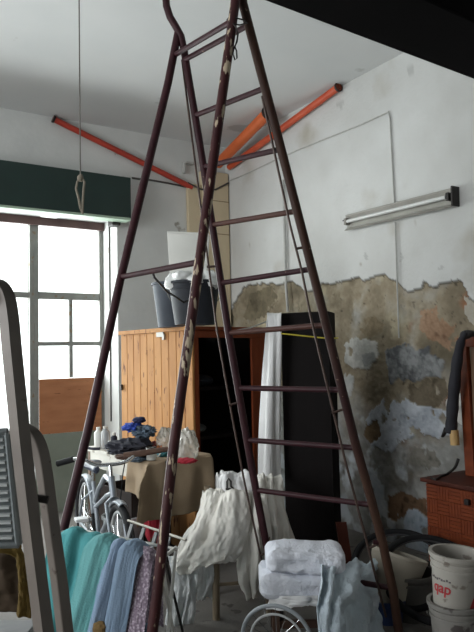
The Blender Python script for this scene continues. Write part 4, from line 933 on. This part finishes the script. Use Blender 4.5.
# louvred panel
tl = at(-75, 436, 1.36); tr = at(9, 431, 1.36); blp = at(-70, 545, 1.36); brp = at(20, 543, 1.36)
pnx = (tr-tl).normalized(); pny = (brp-tr).normalized(); pnz = pnx.cross(pny).normalized(); pnz = pnz if pnz.dot(FW) < 0 else -pnz
part('louvred_panel', MB().quadbox([tl, tr, brp, blp], [p+pnz*.006 for p in (tl, tr, brp, blp)]), M_louv, t, smooth=False)
pf = MB()
for a, b in ((tl, tr), (tr, brp), (brp, blp), (blp, tl)): pf.tube([a+pnz*.008, b+pnz*.008], .008, 8)
part('panel_rim', pf, M_louv, t)
M_slot = mat('lit_slat_white', S(206, 210, 210), S(216, 220, 220), .3, .2)  # light caught by the slots, put in as a near-white colour
for i in range(14):
    q = (i+.9)/15; a = tl+(blp-tl)*q; b = tr+(brp-tr)*q; b = b+(a-b)*.055
    vs = [p+pny*y+pnz*z for p in (a+pnx*.01, b) for y, z in ((-.002, .005), (.000, .014), (.004, .015), (.006, .005))]
    part('louvre', MB().add(vs, [(0, 1, 5, 4), (1, 2, 6, 5), (2, 3, 7, 6), (0, 3, 2, 1), (4, 5, 6, 7)]), M_slot, t, smooth=False)
part('rear_leg', MB().rect_tube([blp+pnx*.06+FW*.01, V2(blp.x, blp.y)+FW*.10], RT, .026, .026), M_ftube, t, smooth=False)
M_must = mat('mustard_cloth', S(104, 84, 36), S(128, 104, 50), .9, scale=6, bump=.4, bscale=60)
bz_ = at(10, 617, 1.47).z
rows = [[at(x, 545, 1.47) for x in (-70, -40, -12, 8, 20)], [at(-70, 553, 1.43), at(-40, 553, 1.42), at(-12, 549, 1.42), at(9, 546, 1.42), at(21, 548, 1.43)], [at(-70, 562, 1.44), at(-40, 561, 1.43), at(-10, 553, 1.42), at(13, 555, 1.41), at(25, 560, 1.43)]]
solo('mustard_cloth', cloth(rows, 60, 24, folds(3, .006, .1, .6, 61), .008, 6, 61), M_must, 'mustard cloth bunched along the bottom of the louvred panel', 'cloth', solid=.004)
rows = [[at(x, y, 1.42) for x, y in ((14, 553), (18, 553), (22, 555), (26, 558))], [at(x, y, 1.41) for x, y in ((17, 572), (20, 572), (24, 574), (28, 577))], [at(x, y, 1.41) for x, y in ((18, 594), (22, 595), (26, 596), (31, 598))], [at(x, y, 1.42) for x, y in ((16, 615), (20, 616), (25, 617), (31, 618))]]
solo('mustard_strip', cloth(rows, 40, 50, folds(1.6, .007, .3, .6, 62), .006, 6, 62), M_must, 'narrow mustard cloth strip hanging down to the grey bench board', 'cloth', solid=.004)
rows = [[at(x, 552, 1.56) for x in (-70, -40, -15, 22)], [at(x, 580, 1.55) for x in (-70, -40, -12, 24)], [at(x, 612, 1.55) for x in (-70, -40, -10, 28)]]
solo('dark_drape_interior', cloth(rows, 50, 30, folds(4, .010, .3, .6, 63), .008, 6, 63), mat('interior_shade_umber', S(52, 40, 26), S(70, 54, 36), .9, scale=7), 'dark brown sheet standing for the shade inside the mustard cloth', 'cloth', solid=.004)  # dark sheet added for the shaded inside of the draped cloth
gz = at(0, 617, 1.60).z
g0 = at(-90, 617, 1.60); g1 = at(40, 617, 1.58); g0.z = g1.z = gz
t = thing('grey_bench', 'grey board bench below the mustard cloth', 'bench', V2((g0.x+g1.x)/2, (g0.y+g1.y)/2))
M_gboard = mat('grey_board', S(128, 130, 132), S(150, 152, 152), .7, scale=5, stretch=(1, 4, 4))
q = (g1-g0).normalized(); qn = V2(q.y, -q.x)
part('board', MB().quadbox([g0-UP*.025, g1-UP*.025, g1+qn*.30-UP*.025, g0+qn*.30-UP*.025], [g0, g1, g1+qn*.30, g0+qn*.30]), M_gboard, t, smooth=False, bevel=.004)
for p in (g0+q*.03+qn*.03, g1-q*.03+qn*.03): part('leg', MB().slab((p.x-.02, p.y-.02, 0), (p.x+.02, p.y+.02, gz-.026)), M_gboard, t, smooth=False)
for p in (g0+q*.03+qn*.27, g1-q*.03+qn*.27): part('leg', MB().slab((p.x-.02, p.y-.02, 0), (p.x+.02, p.y+.02, gz-.026)), M_gboard, t, smooth=False)

# ============================================================ DRESSER WITH MIRROR FRAME, UMBRELLA
M_dress = mat('red_varnished_wood', S(104, 46, 24), S(130, 62, 32), .5, scale=4, stretch=(1, 1, 5), contrast=.3, spec=.25)
M_dressd = mat('dark_red_wood', S(66, 30, 22), S(82, 40, 28), .55, scale=4, spec=.2)
DX, DY1, DY0, DH = 3.52, 3.16, 2.20, .69
t = thing('dresser', 'red-brown dresser with basket-weave front and tall mirror frame against the peeling wall', 'dresser', (3.72, 2.7, 0))
part('carcass', MB().slab((DX+.02, DY0, .08), (3.95, DY1, DH-.02)), M_dressd, t, smooth=False, bevel=.004)
part('top_board', MB().slab((DX-.02, DY0-.02, DH-.02), (3.96, DY1+.02, DH+.006)), M_dressd, t, smooth=False, bevel=.004)
fm = MB(); cw = .094
for i in range(10):
    for j in range(6):
        y0 = DY0+.01+i*cw; z0 = .095+j*cw
        for k in range(4):
            if (i+j) % 2: fm.slab((DX+.004, y0+k*cw/4+.0015, z0+.0015), (DX+.022, y0+(k+1)*cw/4-.0015, z0+cw-.0015))
            else: fm.slab((DX+.004, y0+.0015, z0+k*cw/4+.0015), (DX+.022, y0+cw-.0015, z0+(k+1)*cw/4-.0015))
wfr = part('woven_front', fm, M_dress, t, smooth=False)
kp = on_x(468, 502, DX); part('knob', MB().slab((DX-.02, kp.y-.018, kp.z-.018), (DX+.01, kp.y+.018, kp.z+.018)), M_darkmetal, wfr, smooth=False, bevel=.004)
part('plinth', MB().slab((DX+.05, DY0+.03, 0), (3.93, DY1-.03, .08)), M_dressd, t, smooth=False)
pa = on_x(463, 338, 3.82); pb = on_x(472, 484, 3.82); pb.z = DH+.006
mpost = part('mirror_post', MB().rect_tube([pb, pa], V2(0, 1), .075, .04), M_dress, t, smooth=False, bevel=.004)
pc = V2(3.82, pa.y-.80, pa.z+.0)
part('mirror_rail', MB().rect_tube([pa-UP*.03+V2(0, -.038), pc-UP*.03], UP, .07, .04), M_dress, t, smooth=False, bevel=.004)
part('mirror_post', MB().rect_tube([V2(3.82, pc.y, DH+.006), pc], V2(0, 1), .075, .04), M_dress, t, smooth=False, bevel=.004)
part('mirror_back', MB().slab((3.825, pc.y+.02, DH+.05), (3.835, pb.y-.03, pa.z-.05)), mat('mirror_backing', S(120, 92, 70), S(136, 106, 82), .6), t, smooth=False)
part('post_cap', MB().blob(pa+UP*.02+V2(0, -.04), (.04, .06, .035), 2, .12), M_darkmetal, mpost, label='dark lumpy cap on the mirror post')
M_umb = mat('black_umbrella_cloth', S(30, 30, 36), S(42, 42, 50), .8, scale=8, bump=.3, bscale=30)
ux_ = 3.72
up_ = [on_x(x, y, ux_) for x, y in ((466, 332), (461, 342), (457, 362), (454, 390), (452, 415), (451, 433))]
t = thing('folded_umbrella', 'long folded black umbrella hanging handle down from the mirror post', 'umbrella', up_[-1]-UP*.08)
part('canopy', MB().tube(smooth_path(up_, 20), [.016+.024*math.sin(min(1, i/12)*math.pi/2)+.003*math.sin(i*1.9) for i in range(20)], 12), M_umb, t)
hp = [on_x(x, y, ux_) for x, y in ((454, 430), (455, 445))]
part('handle', MB().tube([hp[0], hp[0]*.5+hp[1]*.5, hp[1]], [.030, .031, .030], 14), mat('pale_handle_wood', S(186, 150, 96), S(204, 168, 112), .5), t, label='pale wooden handle')
p0 = on_x(447, 430, 3.74); solo('dark_hook', MB().tube([on_x(447, 431, 3.80), p0, on_x(443, 436, 3.74), on_x(446, 428, 3.75)], .014, 8), M_darkmetal, 'dark hook beside the pale umbrella handle', 'hook')
M_paper = mat('white_paper', S(204, 202, 196), S(216, 214, 208), .8)
rows = [[on_x(x, y, 3.90) for x, y in ((456, 392), (462, 394), (468, 396))], [on_x(x, y, 3.87) for x, y in ((447, 400), (456, 404), (467, 406))], [on_x(x, y, 3.90) for x, y in ((447, 412), (454, 414), (466, 414))], [on_x(x, y, 3.89) for x, y in ((455, 420), (460, 424), (467, 428))]]
solo('torn_paper', cloth(rows, 20, 20, None, .012, 5, 71), M_paper, 'torn white paper tucked behind the folded umbrella', 'paper', solid=.002)
bcb = [on_z(x, y, DH+.014) for x, y in ((431, 477), (435, 479.5), (441, 476), (447, 474))]
bcb += [bcb[-1]+V2(.06, -.02, .04), bcb[-1]+V2(.09, -.03, .10)]
solo('bent_cable', MB().tube(smooth_path(bcb, 16), [.006+.005*i/15 for i in range(16)], 8), M_darkmetal, 'short bent black cable lying on the corner of the dresser top', 'cable')

# ============================================================ TYRES AND PAILS
M_pail = mat('dirty_white_pail', S(140, 136, 129), S(160, 156, 148), .55, scale=7, contrast=.3, spots=S(112, 104, 96), spot_scale=9, spot_at=.63)
M_pail2 = mat('stained_pail', S(100, 98, 94), S(126, 123, 118), .6, scale=7, contrast=.3, spots=S(70, 64, 62), spot_scale=8, spot_at=.57)
pc2 = at(456, 600, 3.22); pc2.z = 0
low = bucket('paint_pail', 'stained white paint pail on the floor, holding the lettered pail', 'pail', pc2, .108, .128, .335, M_pail2, bands=(.27, .30), handle=(RT, .95))
pu = pc2+UP*.225+RT*-.008; tilt = (UP+RT*.06-FW*.02).normalized()
hi = bucket('paint_pail', 'white paint pail with red lettering stacked in the stained pail', 'pail', pu, .100, .124, .345, M_pail, axis=tilt, bands=(.275, .305))
M_redink = mat('red_print', S(150, 36, 44), S(170, 52, 56), .7, scale=30)
M_greyink = mat('grey_print', S(70, 64, 66), S(92, 86, 88), .6, scale=30)
def pail_print(txt, size, ang, h, m, name, r_at, italic=.0, squash=1.0):
    cu = bpy.data.curves.new('txt', 'FONT'); cu.body = txt; cu.size = size; cu.extrude = .0006; cu.offset = size*.018; cu.align_x = 'CENTER'; cu.shear = italic
    ob = bpy.data.objects.new('txt', cu); COL.objects.link(ob); dg = bpy.context.evaluated_depsgraph_get(); me = bpy.data.meshes.new_from_object(ob.evaluated_get(dg))
    bm = bmesh.new(); bm.from_mesh(me); bmesh.ops.triangulate(bm, faces=bm.faces)
    for _ in range(4):
        lg = [e for e in bm.edges if e.calc_length() > .006]
        if lg: bmesh.ops.subdivide_edges(bm, edges=lg, cuts=1); bmesh.ops.triangulate(bm, faces=[f for f in bm.faces if len(f.verts) > 3])
    bm.to_mesh(me); bm.free()
    ax = tilt; a = (-FW*math.cos(ang)+RT*math.sin(ang)); a = (a-ax*a.dot(ax)).normalized(); b = ax.cross(a)
    m_ = MB(); R_ = r_at
    for v in me.vertices:
        th = v.co.x*squash/R_; rr_ = R_+.0022+(v.co.y)*.06+v.co.z
        m_.v.append(pu+ax*(h+v.co.y)+(a*math.cos(th)+b*math.sin(th))*rr_)
    m_.f = [tuple(p.vertices) for p in me.polygons]
    bpy.data.objects.remove(ob); part(name, m_, m, hi, smooth=False)
def rad_at(h): return .100+.024*h/.345
aim = -.98
pail_print('qap', .072, aim, .168, M_redink, 'red_lettering', rad_at(.15)+.001, .1, .95)
st = MB(); ax = tilt; 
for k in range(9):
    ang = aim-.55+k*.118; a = (-FW*math.cos(ang)+RT*math.sin(ang)); a = (a-ax*a.dot(ax)).normalized(); b = ax.cross(a); c = pu+ax*(.228+.004*(k % 3 == 1))+a*(rad_at(.228)+.0012)
    st.box(c, (.010, .0012, .007+.003*(k % 2)), (b, a, ax))
part('small_print', st, M_greyink, hi, smooth=False)
rp3 = MB()
for i in range(22):
    ang = .30+.62*i/21; hh0 = .06+.05*math.sin(i*.22); hh1 = .10+.07*math.sin(i*.15+.2)
    for hh in (hh0, hh1):
        a = (-FW*math.cos(ang)+RT*math.sin(ang)); a = (a-ax*a.dot(ax)).normalized(); rp3.v.append(pu+ax*hh+a*(rad_at(hh)+.0016))
rp3.f = [(2*i, 2*i+1, 2*i+3, 2*i+2) for i in range(21)]
part('red_emblem', rp3, M_redink, hi, smooth=False)
tyc = at(408, 566, 3.72)
def tyre(label, c, R, r, axis):
    t = thing('tyre_casing', label, 'tyre', c-UP*.05)
    part('tread', MB().torus(c, R, r, axis, 64, 12), M_rubber, t)
    part('bead', MB().torus(c, R-r*.8, r*.35, axis, 64, 6), mat('bead_grey', S(62, 62, 64), None, .7), t)
tyre('loose black bicycle tyre highest on the heap beside the ladder, nearer the wall', at(402, 568, 4.02), .29, .022, (UP*.86-FW*.52-RT*.08))
tyre('loose black bicycle tyre lying across the heap behind the lettered pail', at(434, 578, 3.86), .30, .022, (UP*.84-FW*.55+RT*.03))
M_beip = mat('beige_plastic', S(156, 148, 134), S(170, 162, 148), .6, scale=5)
bb0 = at(392, 612, 3.52)
bucket('beige_pail', 'beige pail lying tipped among the pails behind the ladder foot', 'pail', at(387, 606, 3.86), .11, .165, .31, M_beip, axis=(UP*.90+RT*.30+FW*.12), rimlip=.003)
pk = at(408, 610, 3.88); pk.z = 0
bucket('dark_pail', 'dark stained pail on the floor under the beige pail', 'pail', pk+RT*.02, .12, .145, .26, mat('dark_stained_pail', S(70, 68, 66), S(98, 94, 88), .6, scale=6, contrast=.3), bands=(.21,))
pq = at(388, 626, 3.82); pq.z = 0
bucket('blue_tub', 'dark blue plastic tub on the floor at the ladder foot', 'tub', pq, .085, .10, .13, mat('dark_blue_plastic', S(34, 52, 92), S(46, 66, 110), .5))
crate('dark wooden crate on the floor under the loose tyres', (at(436, 600, 4.02).x, at(436, 600, 4.02).y, 0), (.46, .26, .20), .6)
solo('red_brown_board', MB().rect_tube([at(341, 522, 4.35)*1, V2(at(350, 560, 4.30).x, at(350, 560, 4.30).y, 0)], RT, .07, .02), M_dressd, 'narrow red-brown board leaning near the foot of the black cupboard', 'board', smooth=False)
